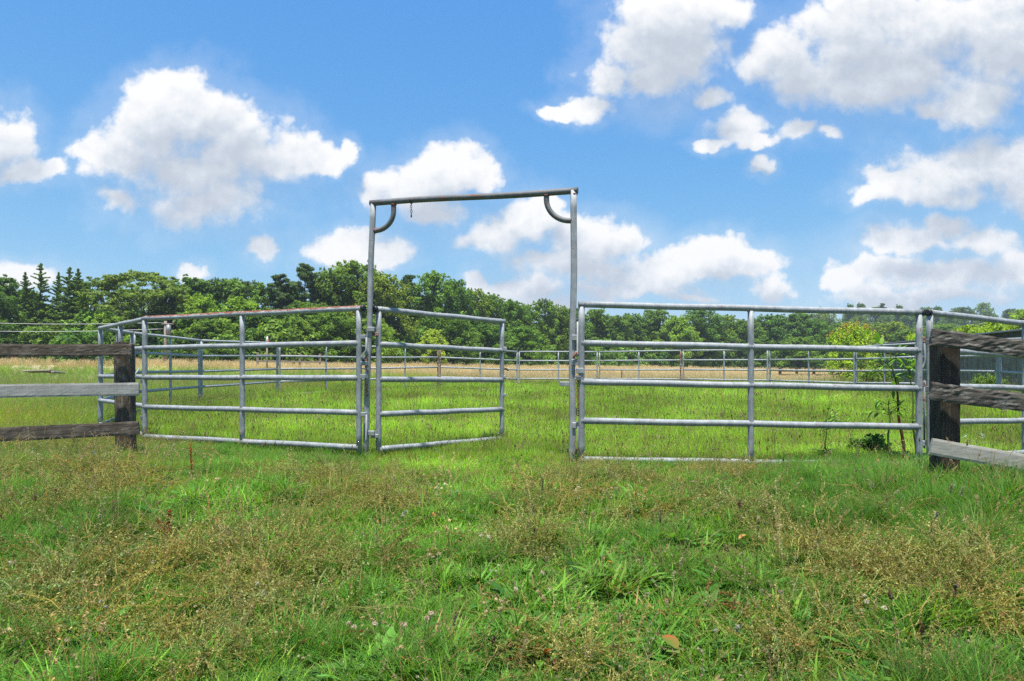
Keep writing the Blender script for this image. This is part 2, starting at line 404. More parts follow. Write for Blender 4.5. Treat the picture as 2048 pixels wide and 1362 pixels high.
def chain(name, label, top, n, link, r, mat, clip=True):
    t = thing(name, label, 'chain', Vector(top) - Vector((0, 0, n * link)))
    mb = MB()
    for i in range(n):
        mb.torus(Vector(top) - Vector((.002 * math.sin(i), 0, (i + .5) * link)), link * .36, r, (1, 0, 0) if i % 2 else (0, 1, 0), link * .22, 10, 5)
    mb.build('links', M[mat], t)
    if clip:
        mb = MB(); z = n * link
        mb.torus(Vector(top) - Vector((0, 0, z + link * .6)), link * .6, r * 1.4, (0, 1, 0), 0, 12, 6)
        mb.torus(Vector(top) - Vector((0, 0, z + link * 2.1)), link * .55, r * 1.4, (0, 1, 0), link * .5, 12, 6)
        mb.build('snap_hook', M['dark_iron'], t)
    else:
        MB().torus(Vector(top), .040, .004, hd, 0, 14, 5).build('hanging_loop', M['dark_iron'], t); MB().tube([Vector(top) - Vector((0, 0, n * link)), Vector(top) - Vector((0, 0, n * link + .03))], .009, 8).build('end_weight', M['dark_iron'], t)
    return t
cp = tl.lerp(trr, .205)
chain('hanging_chain', 'short dark chain dangling from the top bar of the tall frame', (cp.x, cp.y, cp.z), 6, .028, .0035, 'dark_iron', False)
chain('latch_chain', 'rusty chain with snap hook hanging on the right post of the frame', (.713, 7.315, .90), 13, .026, .0042, 'rust', True)

# far side of the pen: polygon of panels  (x, y, z_top, label or None)
ring = [(-7.2, 11.8, 1.684), (-8.15, 14.5, 1.74), (-8.55, 18.5, 1.74), (-7.76, 22.4, 1.80), (-5.57, 26.0, 1.81), (-3.14, 29.0, 1.86),
        (.28, 31.5, 1.74), (4.07, 31.8, 1.74), (7.53, 29.9, 1.75), (10.66, 28.0, 1.74), (12.16, 23.9, 1.72), (12.8, 21.3, 1.76), (13.0, 18.0, 1.74), (12.0, 14.9, 1.66), (10.3, 12.2, 1.58), (8.46, 9.78, 1.51)]
flabels = ['far corral panel just past the left corner, seen behind the rusty topped panel', 'far left corral panel leading into the distance behind the rusty topped panel',
           'far corral panel behind the middle upright of the rusty topped panel', 'far corral panel seen just left of the hinge side of the open gate',
           'far corral panel whose right end upright is red with rust, behind the open gate', 'far corral panel behind the free end of the open gate',
           'far corral panel seen straight through the open gateway', 'far corral panel behind the left half of the wide right panel',
           'far corral panel behind the middle upright of the wide right panel', 'far corral panel in front of the yellow green young tree',
           'short far corral panel just right of the yellow green young tree', 'far corral panel before the grey shed wall behind the black post',
           'corral panel before the shed at the right edge of the photo', 'corral panel on the right side of the pen, nearer than the shed panels', 'corral panel on the right side of the pen beside the front panel']
for i in range(len(ring) - 1):
    a = Vector(ring[i]); b = Vector(ring[i + 1]); d = (b - a).normalized(); a = a + d * .06; b = b - d * .06
    det = 2 if i < 1 else 1
    um = {2: 'rusty'} if i == 4 else ({0: 'rusty', 2: 'galv_far'} if i in (5,) else ({2: 'rusty'} if i == 7 else {}))
    p_ = corral_panel('corral_panel', flabels[i], 'corral panel', 'far corral panels', a, b, 1.69, 1.69, rail_mat='galv' if det == 2 else 'galv_far', detail=det, up_mats=um, over=(.02, .02))
    if i > 0:
        for z in (.45, 1.1): lug(p_, a - d * .06 + Vector((0, 0, z - a.z)), d, .07, .06, 'rusty' if i in (4, 7, 8) else 'galv_far')

# ------------------------------------------------------------------ wooden fences
def board(a, b, h, th, seed, rough=.003, ragged=0.0):
    """weathered board from a to b (centres), standing on edge; local coordinates run along x"""
    rng = np.random.default_rng(seed); a = Vector(a); b = Vector(b); L = (b - a).length
    nx, nz = max(24, int(L * 26)), 7
    vs, fs = [], []
    xs = np.linspace(0, L, nx + 1)
    te = np.cumsum(rng.normal(0, 1, nx + 1)) * rough * .35; te -= np.linspace(te[0], te[-1], nx + 1)
    be = np.cumsum(rng.normal(0, 1, nx + 1)) * rough * .35; be -= np.linspace(be[0], be[-1], nx + 1)
    sag = rng.uniform(-.006, .006) * np.sin(np.linspace(0, PI, nx + 1))
    ring_ = [(-1, k / nz) for k in range(nz + 1)] + [(1, 1 - k / nz) for k in range(nz + 1)]
    m = len(ring_)
    endj = [rng.normal(0, ragged, nz + 1), rng.normal(0, ragged, nz + 1)]
    for i in range(nx + 1):
        for (s, t) in ring_:
            e = .004 if t in (0, 1) else 0
            z = (t - .5) * h + (te[i] * max(0, t - .5) * 2 if t > .5 else be[i] * max(0, .5 - t) * 2) + sag[i] + rng.normal(0, rough * .3)
            x = xs[i]
            if i == 0: x += endj[0][int(round(t * nz))]
            if i == nx: x += endj[1][int(round(t * nz))]
            vs.append((x, s * (th / 2 - e) + rng.normal(0, rough * .35), z))
    for i in range(nx):
        for k in range(m):
            k2 = (k + 1) % m; fs.append((i * m + k, i * m + k2, (i + 1) * m + k2, (i + 1) * m + k))
    fs.append(tuple(reversed(range(m)))); fs.append(tuple(nx * m + k for k in range(m)))
    mb = MB().add(vs, fs, False)
    return mb, a, b
def place_board(parent, a, b, h, th, mat, seed, rough=.003, ragged=0., label=None):
    mb, a, b = board(a, b, h, th, seed, rough, ragged)
    o = bpy.data.objects.new('board', mb.mesh('board', M[mat])); COL.objects.link(o); o.parent = parent
    d = (b - a); rz = math.atan2(d.y, d.x); ry = -math.atan2(d.z, math.hypot(d.x, d.y))
    o.rotation_euler = (0, ry, rz); o.location = a - parent.location
    if label: o['label'] = label
    return o
def place_post(parent, x, y, z0, z1, r, mat, seed, sq=.3, lean=0., jag=.0, label=None):
    rng = np.random.default_rng(seed); n = 22; sides = 22
    vs, fs = [], []; prof = 1 + rng.normal(0, .035, sides)
    for i in range(n + 1):
        t = i / n
        for k in range(sides):
            a = 2 * PI * k / sides; ca, sa = math.cos(a), math.sin(a); e = 2 / (2 + sq * 8)
            q = r * prof[k] * (1 + rng.normal(0, .008))
            z = (z1 - z0) * t + (rng.uniform(-jag, jag * .3) if i == n else 0)
            vs.append((q * math.copysign(abs(ca) ** e, ca) + lean * t, q * math.copysign(abs(sa) ** e, sa), z))
    for i in range(n):
        for k in range(sides):
            k2 = (k + 1) % sides; fs.append((i * sides + k, i * sides + k2, (i + 1) * sides + k2, (i + 1) * sides + k))
    vs.append((lean, 0, z1 - z0 - jag * .6)); c = len(vs) - 1
    for k in range(sides): fs.append((n * sides + k, n * sides + (k + 1) % sides, c))
    o = bpy.data.objects.new('post', MB().add(vs, fs, False).mesh('post', M[mat])); COL.objects.link(o); o.parent = parent
    o.location = Vector((x, y, z0)) - parent.location
    if label: o['label'] = label
    return o

fl = thing('board_fence', 'dark weathered wooden board fence with a thick round end post at left', 'fence', (-4.4, 7.6, -.05))
place_post(fl, -4.375, 7.66, -.25, 1.285, .095, 'w_post', 3, .15, -.03, .03)
place_post(fl, -7.0, 7.36, -.25, 1.27, .095, 'w_post', 4, .15, 0, .03)
Yp, Yl = 7.52, 7.22
def lb(y0t, y0b, x1, y1t, y1b, mat, seed, lab, ro=.0026):
    a = at(-150, y0t, Yl); a2 = at(-150, y0b, Yl); b = at(x1, y1t, Yp); b2 = at(x1, y1b, Yp)
    place_board(fl, (a + a2) / 2, (b + b2) / 2, (b - b2).length, .03, mat, seed, ro, .002, lab)
lb(687, 713, 264, 688, 712, 'w_dark', 11, 'dark brown top board'); lb(771, 800, 278, 765, 791, 'w_grey', 12, 'pale grey middle board', .0012); lb(862, 889, 278, 842, 869, 'w_dark', 13, 'blackish bottom board')
nl = MB()
for (px, py) in ((255, 694), (255, 706), (238, 772), (238, 785), (246, 849), (246, 862)):
    c = at(px, py, 7.50); nl.tube([c + Vector((0, .01, 0)), c + Vector((0, -.006, 0))], .006, 8)
nl.build('nail', M['rust'], fl)
fr = thing('board_fence', 'blackened lichen covered wooden board fence on a black square post at right', 'fence', (3.6, 5.6, 0))
place_post(fr, 3.655, 5.70, -.2, 1.26, .083, 'w_black', 8, .9, .0, .01)
place_post(fr, 5.9, 5.25, -.5, 1.02, .085, 'w_black', 9, .9, .0, .01)
def rb(x0, y0t, y0b, y1t, y1b, mat, seed, rough, rag, lab):
    a = at(x0, y0t, 5.58); a2 = at(x0, y0b, 5.58); b = at(2048, y1t, 5.42); b2 = at(2048, y1b, 5.42)
    A = (a + a2) / 2; Bm = (b + b2) / 2; B = A + (Bm - A) * 4.6
    place_board(fr, A, B, (a - a2).length, .045, mat, seed, rough, rag, lab)
rb(1862, 657, 692, 681, 716, 'w_lichen', 21, .007, .008, 'rough black top board'); rb(1860, 763, 798, 786, 825, 'w_lichen', 22, .007, .010, 'rough black middle board'); rb(1862, 876, 909, 906, 945, 'w_pale', 23, .001, .002, 'smooth pale grey bottom board')
nl = MB()
for (px, py) in ((1895, 889), (1882, 899), (1900, 905)):
    c = at(px, py, 5.555); nl.tube([c + Vector((0, .02, 0)), c + Vector((0, -.004, 0))], .006, 8)
nl.build('nail', M['dark_iron'], fr)

# ------------------------------------------------------------------ shed behind the pen at right
def build_shed():
    P0 = Vector((15.3, 27.2)); P1 = Vector((17.6, 21.4)); P2 = Vector((18.9, 18.0))   # wall line facing the pen
    r = thing('shed', 'low weathered plank shed with a tin roof behind the fence at right', 'shed', (16.5, 24, -.1))
    e = (P1 - P0).normalized(); nrm = Vector((-e.y, e.x)); nrm = nrm if nrm.x < 0 else -nrm
    rnd = random.Random(5); L = (P2 - P0).length; mb = MB(); x = 0
    while x < L:
        w = rnd.uniform(.12, .24); c = P0 + e * (x + w / 2); h = rnd.uniform(1.5, 1.62); off = nrm * rnd.uniform(-.012, .012)
        tilt = rnd.uniform(-.05, .05)
        mb.box((c.x + off.x, c.y + off.y, -.1 + h / 2), (w - .012, .025, h), (e.x, e.y, 0), (tilt * e.x, tilt * e.y, 1)); x += w
    mb.build('wall', M['w_shed'], r)
    dk = MB(); c = P0 + e * L / 2 - nrm * .12; dk.box((c.x, c.y, .85), (L, .04, 1.85), (e.x, e.y, 0)); dk.build('dark_backing', M['w_black'], r)  # dark slab standing behind the wall boards
    c = P0 - nrm * 2.5; MB().box((c.x, c.y, .85), (.06, 5, 1.9), (e.x, e.y, 0)).build('end_wall', M['w_shed'], r)
    # lean-to roof falling away behind, so only its high front edge and the planked band under it show
    def hz(t): return 1.98 + .058 * t
    n = 120; vs, fs = [], []
    for i in range(n + 1):
        t = -.5 + (L + 1) * i / n; q = P0 + e * t; z = .022 * math.sin(i * 2 * PI / 3)
        a = q + nrm * .35; b = q - nrm * 4.6
        vs += [(a.x, a.y, hz(t) + z), (b.x, b.y, hz(t) - .5 + z)]
    for i in range(n): fs.append((2 * i, 2 * i + 2, 2 * i + 3, 2 * i + 1))
    roof = MB().add(vs, fs, True); roof.add([(x, y, z - .03) for x, y, z in vs], [tuple(reversed(f)) for f in fs], True)
    rf = roof.build('roof', M['tin'], r)
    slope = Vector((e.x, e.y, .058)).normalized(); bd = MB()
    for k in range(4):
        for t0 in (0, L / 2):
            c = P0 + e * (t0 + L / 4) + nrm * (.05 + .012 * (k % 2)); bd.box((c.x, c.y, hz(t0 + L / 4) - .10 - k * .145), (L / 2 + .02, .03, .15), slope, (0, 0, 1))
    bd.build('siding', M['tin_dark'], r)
    fa = MB(); c = P0 + e * L / 2 + nrm * .34; fa.box((c.x, c.y, hz(L / 2) - .02), (L + 1, .035, .05), slope); fa.build('fascia', M['tin'], r)
build_shed()

# ------------------------------------------------------------------ small far things
def pole_and_wires():
    Y = 56; x = xat(331, Y); zt = zat(642, Y); g = gz(x, Y)
    r = thing('utility_pole', 'slim utility pole with a small transformer in front of the trees at left', 'utility pole', (x, Y, g))
    MB().tube([(x, Y, g - .3), (x, Y, zt)], [.16, .11], 10).build('pole', M['pole'], r)
    tz = zat(660, Y); MB().tube([(x + .3, Y - .1, tz - .35), (x + .3, Y - .1, tz + .4)], .2, 12).tube([(x + .3, Y - .1, tz + .4), (x + .3, Y - .1, tz + .48)], [.17, .06], 12).build('transformer', M['tin'], r)
    MB().tube([(x - .25, Y - .1, tz + .5), (x + .75, Y - .1, tz + .5)], .05, 8).tube([(x + .7, Y - .1, tz + .5), (x + .7, Y - .1, tz + .75)], .06, 8).build('cross_arm', M['pole'], r)
    for i, (y0, y1, lab) in enumerate(((640, 645, 'upper thin wire running left from the utility pole'), (659, 657.5, 'lower thin wire running left from the utility pole'))):
        a = Vector((x, Y, zat(y1, Y))); b = at(-260, y0 - 6, 50); pts = [a.lerp(b, k / 24) - Vector((0, 0, .30 * math.sin(PI * k / 24))) for k in range(25)]
        t = MB().tube(pts, .016, 6).build('power_line', M['wire']); tag(t, lab, 'wire', 'wires from the utility pole')
pole_and_wires()
def marker():
    Y = 46; x = xat(534, Y); g = gz(x, Y)
    r = thing('marker_stake', 'white stake with a red tip standing at the edge of the trees', 'marker', (x, Y, g))
    MB().tube([(x, Y, g - .1), (x, Y, zat(688, Y))], .05, 8).build('stake', M['pole'], r)
    MB().tube([(x, Y, zat(690, Y)), (x + .02, Y, zat(676, Y)), (x + .02, Y, zat(673, Y))], [.075, .07, .03], 10).build('sleeve', M['white'], r)
    MB().tube([(x + .06, Y - .02, zat(688, Y)), (x + .06, Y - .02, zat(680, Y))], [.07, .05], 8).build('tape', M['red'], r)
marker()
def low_fence(label, pts, Y0, Y1, h, mat, nposts, rails, g=None):
    a = Vector((xat(pts[0], Y0), Y0, 0)); b = Vector((xat(pts[1], Y1), Y1, 0)); d = (b - a).normalized()
    a.z = gz(a.x, a.y); b.z = gz(b.x, b.y)
    r = thing('rail_fence', label, 'fence', (a + b) / 2, g)
    for i in range(nposts):
        p = a.lerp(b, i / (nposts - 1)); MB().box(p + Vector((0, 0, h / 2)), (.16, .14, h + .2), d, bev=.05).build('post', M[mat], r)
    for q in rails:
        e = Vector((d.y, -d.x, 0)) * .09
        MB().box((a + b) / 2 + Vector((0, 0, h * q)) + e, ((b - a).length, .04, .13), b - a).build('rail', M[mat], r)
low_fence('low brown rail fence at the field edge left of the young tree', (1560, 1700), 47, 44, .85, 'w_brown', 5, (.55, .88))
low_fence('low pale rail fence before the trees behind the rusty topped panel', (515, 640), 52, 54, 1.25, 'pole', 4, (.55, .92))
def slab():
    Y = 24; x = xat(82, Y); g = gz(x, Y) + .15
    rng = np.random.default_rng(3); r = thing('stone_slab', 'flat pale slab lying in the long grass behind the left fence', 'slab', (x, Y, g))
    mb = MB(); mb.box((x, Y, zat(739, Y) - .06), (.9, .6, .05), (1, .1, .03), (0, .1, 1)); mb.box((x + .35, Y + .1, zat(740, Y) - .08), (.6, .5, .05), (1, -.2, -.02), (0, .1, 1)); mb.build('slab', M['pale'], r)
slab()
def stake():
    Y = 36; x = xat(1243, Y); r = MB().tube([(x, Y, gz(x, Y) - .1), (x + .02, Y, zat(740, Y)), (x + .02, Y, zat(739, Y))], [.035, .03, .015], 8).build('field_stake', M['w_brown'])
    tag(r, 'lone thin stake in the tan field behind the wide right panel', 'stake')
stake()

# ------------------------------------------------------------------ plant meshes (numpy)
class VB:
    def __init__(s): s.V = []; s.C = []; s.Q = []; s.T = []; s.n = 0
    def put(s, v, c, quads=None, tris=None):
        v = np.asarray(v, np.float32).reshape(-1, 3)
        c = np.asarray(c, np.float32); c = np.broadcast_to(c, v.shape) if c.ndim == 1 else c
        s.V.append(v); s.C.append(c)
        if quads is not None and len(quads): s.Q.append(np.asarray(quads, np.int32) + s.n)
        if tris is not None and len(tris): s.T.append(np.asarray(tris, np.int32) + s.n)
        s.n += len(v)
    def mesh(s, name, mat):
        v = np.concatenate(s.V); c = np.concatenate(s.C)
        q = np.concatenate(s.Q) if s.Q else np.zeros((0, 4), np.int32); t = np.concatenate(s.T) if s.T else np.zeros((0, 3), np.int32)
        me = bpy.data.meshes.new(name); me.vertices.add(len(v)); me.vertices.foreach_set('co', v.ravel())
        loops = np.concatenate([q.ravel(), t.ravel()]); me.loops.add(len(loops)); me.loops.foreach_set('vertex_index', loops)
        npoly = len(q) + len(t); me.polygons.add(npoly)
        ls = np.concatenate([np.arange(len(q)) * 4, len(q) * 4 + np.arange(len(t)) * 3]).astype(np.int32)
        me.polygons.foreach_set('loop_start', ls)
        me.update(calc_edges=True); me.validate()
        a = me.attributes.new('Col', 'FLOAT_COLOR', 'POINT')
        a.data.foreach_set('color', np.concatenate([c, np.ones((len(c), 1), np.float32)], 1).astype(np.float32).ravel())
        me.materials.append(mat); return me
def pal(rng, n, a, b, dry=0.0, dryc=(.24, .17, .075), jit=.18):
    t = rng.random((n, 1)); c = np.array(a) * (1 - t) + np.array(b) * t
    c = c * (1 + rng.normal(0, jit, (n, 1)))
    if dry:
        m = rng.random(n) < dry; c[m] = np.array(dryc) * (1 + rng.normal(0, .25, (m.sum(), 1)))
    return np.clip(c, .004, .8)
def blades(vb, rng, n, spread, length, width, tilt, bend, col, seg=3, origin=None, az=None):
    L = rng.uniform(*length, n); W = rng.uniform(*width, n) * .5
    phi = rng.uniform(0, 2 * PI, n) if az is None else az
    th0 = rng.uniform(*tilt, n); k = rng.uniform(*bend, n)
    if origin is None:
        r = spread * np.sqrt(rng.random(n)); a = rng.uniform(0, 2 * PI, n)
        P = np.stack([r * np.cos(a), r * np.sin(a), np.full(n, -.008)], 1)
    else: P = np.asarray(origin, float).copy()
    tw = rng.normal(0, .5, n)
    side = np.stack([-np.sin(phi + tw), np.cos(phi + tw), np.zeros(n)], 1)
    vs = []
    for i in range(seg + 1):
        t = i / seg; w = W * (1 - t ** 2.2) * (.75 + .5 * min(t * 3, 1) * .5)
        if i == seg: vs.append(P[:, None, :])
        else: vs.append(np.stack([P - side * w[:, None], P + side * w[:, None]], 1))
        th = th0 + k * (t + .5 / seg); d = np.stack([np.sin(th) * np.cos(phi), np.sin(th) * np.sin(phi), np.cos(th)], 1)
        P = P + d * (L / seg)[:, None]
    v = np.concatenate(vs, 1); m = v.shape[1]
    base = np.arange(n)[:, None] * m
    quads = np.concatenate([base + np.array([[2 * i, 2 * i + 1, 2 * i + 3, 2 * i + 2]]) for i in range(seg - 1)]) if seg > 1 else None
    tris = base + np.array([[2 * seg - 2, 2 * seg - 1, 2 * seg]])
    vb.put(v.reshape(-1, 3), np.repeat(col, m, 0), quads, tris)
    return P
def ribbon(vb, pts, w, col):
    p = np.asarray(pts, float); n = len(p); d = np.gradient(p, axis=0); d /= np.linalg.norm(d, axis=1, keepdims=True) + 1e-9
    up = np.where(np.abs(d[:, 2:3]) > .8, np.array([[1., 0, 0]]), np.array([[0, 0, 1.]]))
    a = np.cross(d, up); a /= np.linalg.norm(a, axis=1, keepdims=True) + 1e-9; b = np.cross(d, a)
    ww = (np.linspace(1, .55, n) * w * .5)[:, None]
    for s in (a, b):
        v = np.stack([p - s * ww, p + s * ww], 1).reshape(-1, 3)
        vb.put(v, col, [(2 * i, 2 * i + 1, 2 * i + 3, 2 * i + 2) for i in range(n - 1)])
def flecks(vb, rng, P, size, col, elong=1.0, nrm=None):
    """small leaf-like rhombs"""
    P = np.asarray(P, float); n = len(P)
    nv = rng.normal(0, 1, (n, 3)) if nrm is None else nrm + rng.normal(0, .45, (n, 3))
    nv /= np.linalg.norm(nv, axis=1, keepdims=True) + 1e-9
    r = rng.normal(0, 1, (n, 3)); t = np.cross(nv, r); t /= np.linalg.norm(t, axis=1, keepdims=True) + 1e-9; b = np.cross(nv, t)
    s = (np.asarray(size) * np.ones(n))[:, None]
    v = np.stack([P - t * s * elong, P + b * s * .55 - t * s * .1, P + t * s * elong, P - b * s * .55 - t * s * .1], 1)
    vb.put(v.reshape(-1, 3), np.repeat(np.broadcast_to(col, (n, 3)), 4, 0), np.arange(n * 4).reshape(n, 4))
def leaf(vb, base, direc, L, W, col, droop=.4, n=5, up=(0, 0, 1), fold=.15, tip=None, seed=0):
    """broad leaf blade with a midrib fold"""
    p = np.array(base, float); d = np.array(direc, float); d /= np.linalg.norm(d)
    vs = []
    for i in range(n + 1):
        t = i / n; s = np.cross(d, up); s /= np.linalg.norm(s) + 1e-9; nn = np.cross(s, d)
        w = W * .5 * math.sin(PI * min(1, t * .93 + .05)) ** .8
        vs += [p - s * w + nn * w * fold, p, p + s * w + nn * w * fold]
        d = d + np.array([0, 0, -droop / n]); d /= np.linalg.norm(d); p = p + d * L / n
    q = []
    for i in range(n):
        q += [(3 * i, 3 * i + 1, 3 * i + 4, 3 * i + 3), (3 * i + 1, 3 * i + 2, 3 * i + 5, 3 * i + 4)]
    if tip is not None:
        r_ = np.random.default_rng(seed); k = np.repeat(np.linspace(0, 1, n + 1), 3) + r_.normal(0, .22, 3 * (n + 1)) + np.tile([-.3, 0, .3], n + 1); k = np.clip(k * 1.5 - .5, 0, 1)[:, None]
        col = np.array(col) * (1 - k) + np.array(tip) * k; vs = [v + r_.normal(0, L * .02, 3) for v in vs]
    vb.put(vs, col, q)

LA, LB_ = (.062, .172, .016), (.185, .335, .038)          # lawn greens
PA, PB = (.19, .37, .022), (.33, .53, .06)          # fresh pen grass
DRY = (.26, .19, .085)
protos = {}
def proto(kind, vb, mat='veg'): protos.setdefault(kind, []).append(vb.mesh('proto_' + kind, M[mat]))
for s in range(4):
    rng = np.random.default_rng(100 + s)
    vb = VB(); blades(vb, rng, 30, .05, (.04, .12), (.003, .0055), (.1, 1.0), (.3, 1.7), pal(rng, 30, LA, LB_, .07)); blades(vb, rng, 3, .045, (.05, .12), (.002, .003), (.8, 1.5), (.1, .6), pal(rng, 3, DRY, DRY)); proto('lawn', vb)
    vb = VB(); blades(vb, rng, 16, .05, (.06, .15), (.007, .014), (.35, 1.2), (.2, 1.2), pal(rng, 16, (.060, .165, .018), (.165, .32, .04), .05), 4); blades(vb, rng, 8, .05, (.03, .06), (.005, .008), (.7, 1.4), (.1, .5), pal(rng, 8, LA, LB_, .1)); proto('crab', vb)
    vb = VB(); blades(vb, rng, 34, .05, (.16, .36), (.0028, .005), (.05, .5), (.5, 1.9), pal(rng, 34, (.042, .15, .018), (.14, .31, .036), .06), 5); proto('long', vb)
    vb = VB(); blades(vb, rng, 34, .05, (.12, .26), (.005, .0085), (.1, .8), (.4, 1.6), pal(rng, 34, (.060, .172, .016), (.17, .34, .04), .04), 5); proto('tuft', vb)
    vb = VB(); blades(vb, rng, 24, .06, (.07, .19), (.003, .005), (.03, .5), (.1, .9), pal(rng, 24, PA, PB, .05)); blades(vb, rng, 16, .06, (.04, .09), (.003, .005), (.3, 1.1), (.1, .8), pal(rng, 16, PA, PB, .08)); proto('pen', vb)
    vb = VB(); blades(vb, rng, 34, .10, (.25, .60), (.003, .006), (.03, .45), (.1, 1.1), pal(rng, 34, (.14, .26, .022), (.27, .38, .05), .06), 4)
    for i in range(3):
        a = rng.uniform(0, 2 * PI); h = rng.uniform(.45, .75); p = [(.08 * math.cos(a) * t + .06 * math.cos(a) * t * t, .08 * math.sin(a) * t + .06 * math.sin(a) * t * t, h * t) for t in np.linspace(0, 1, 5)]
        ribbon(vb, p, .003, (.26, .27, .08)); e = np.array(p[-1]); flecks(vb, rng, e + np.stack([rng.normal(0, .006, 9), rng.normal(0, .006, 9), rng.uniform(-.10, .02, 9)], 1), .007, (.36, .30, .15), 1.8)
    proto('wild', vb)
    # hay: straw coloured stems with drooping seed heads
    vb = VB(); blades(vb, rng, 46, .26, (.25, .5), (.006, .012), (.02, .5), (.1, .9), pal(rng, 46, (.48, .42, .26), (.68, .60, .42), .0), 3); blades(vb, rng, 10, .26, (.2, .35), (.006, .01), (.05, .5), (.1, .7), pal(rng, 10, (.18, .20, .05), (.24, .25, .07)))
    for i in range(16):
        a = rng.uniform(0, 2 * PI); h = rng.uniform(.38, .72); r = .26 * math.sqrt(rng.random()); b = rng.uniform(0, 2 * PI)
        p = [(r * math.cos(b) + .10 * math.cos(a) * t * t, r * math.sin(b) + .10 * math.sin(a) * t * t, h * t) for t in np.linspace(0, 1, 4)]
        ribbon(vb, p, .007, (.54, .44, .26)); e = np.array(p[-1]); flecks(vb, rng, e + np.stack([rng.normal(0, .015, 10), rng.normal(0, .015, 10), rng.uniform(-.13, .03, 10)], 1), .014, (.60, .50, .33), 1.8)
    proto('hay', vb)
    # clover
    vb = VB()
    for i in range(16):
        r = .06 * math.sqrt(rng.random()); a = rng.uniform(0, 2 * PI); x, y, h = r * math.cos(a), r * math.sin(a), rng.uniform(.02, .055); b0 = rng.uniform(0, 2 * PI)
        c = pal(rng, 1, (.045, .12, .02), (.10, .20, .04))[0]; vs, qs = [], []
        for j in range(3):
            b = b0 + j * 2 * PI / 3; u = np.array([math.cos(b), math.sin(b), .15]); w = np.array([-math.sin(b), math.cos(b), 0]); o = np.array([x, y, h])
            k = len(vs); vs += [o, o + u * .011 + w * .008, o + u * .018, o + u * .011 - w * .008]; qs.append((k, k + 1, k + 2, k + 3))
        vb.put(vs, c, qs)
    proto('clover', vb)
    # white clover heads on thin stalks
    vb = VB()
    for i in range(3):
        a = rng.uniform(0, 2 * PI); h = rng.uniform(.09, .18); r = .06 * rng.random(); x, y = r * math.cos(a), r * math.sin(a)
        p = [(x + .03 * math.cos(a) * t, y + .03 * math.sin(a) * t, h * t) for t in np.linspace(0, 1, 4)]; ribbon(vb, p, .0022, (.10, .18, .04)); e = np.array(p[-1])
        dd = rng.normal(0, 1, (26, 3)); dd /= np.linalg.norm(dd, axis=1, keepdims=True); dd[:, 2] = np.abs(dd[:, 2]) * .9 - .2
        flecks(vb, rng, e + dd * .0085, .0055, np.where(rng.random((26, 1)) < .75, np.array([[.52, .47, .36]]), np.array([[.33, .22, .13]])), 1.2, dd)
    proto('flower', vb)
    # plantain: dark narrow heads on long stalks
    vb = VB()
    for i in range(3):
        a = rng.uniform(0, 2 * PI); h = rng.uniform(.18, .34); r = .08 * rng.random(); x, y = r * math.cos(a), r * math.sin(a); ln = rng.uniform(.01, .09)
        p = np.array([(x + ln * math.cos(a) * t ** 1.5, y + ln * math.sin(a) * t ** 1.5, h * t) for t in np.linspace(0, 1, 5)]); ribbon(vb, p, .0024, (.13, .17, .05))
        d = p[-1] - p[-2]; d /= np.linalg.norm(d); tt = rng.random(26); L = rng.uniform(.015, .045)
        hc = (.16, .10, .06) if rng.random() < .45 else (.28, .22, .13)
        flecks(vb, rng, p[-1] + d * (tt * L)[:, None] + rng.normal(0, .0022, (26, 3)), .0052, hc, 1.1)
    blades(vb, rng, 6, .02, (.06, .12), (.008, .014), (.4, 1.1), (.2, .8), pal(rng, 6, LA, LB_)); proto('plantain', vb)
    # tall pale grass stems
    vb = VB()
    for i in range(4):
        a = rng.uniform(0, 2 * PI); h = rng.uniform(.22, .5); ln = rng.uniform(.05, .28)
        p = np.array([(ln * math.cos(a) * t ** 1.6, ln * math.sin(a) * t ** 1.6, h * t - .12 * ln * t ** 3) for t in np.linspace(0, 1, 7)]); c = (.30, .31, .12) if rng.random() < .6 else (.34, .25, .12); ribbon(vb, p, .0022, c)
        k = rng.integers(10, 22); ii = rng.uniform(4.6, 6, k); q = np.stack([np.interp(ii, range(7), p[:, j]) for j in range(3)], 1)
        flecks(vb, rng, q + rng.normal(0, .0025, (k, 3)), .0055, (.36, .28, .15), 1.7)
    proto('stem', vb)
    # flat dead thatch
    vb = VB(); blades(vb, rng, 22, .09, (.06, .16), (.002, .004), (1.25, 1.6), (-.1, .25), pal(rng, 22, (.20, .14, .07), (.34, .26, .14))); proto('thatch', vb)
    # small broad leaved seedlings
    vb = VB()
    for i in range(7):
        a = rng.uniform(0, 2 * PI); r = .05 * rng.random(); leaf(vb, (r * math.cos(a), r * math.sin(a), .01), (math.cos(a), math.sin(a), rng.uniform(.3, 1.1)), rng.uniform(.05, .12), rng.uniform(.020, .040), pal(rng, 1, (.05, .15, .022), (.14, .30, .045))[0], .7, 4)
    proto('broad', vb)
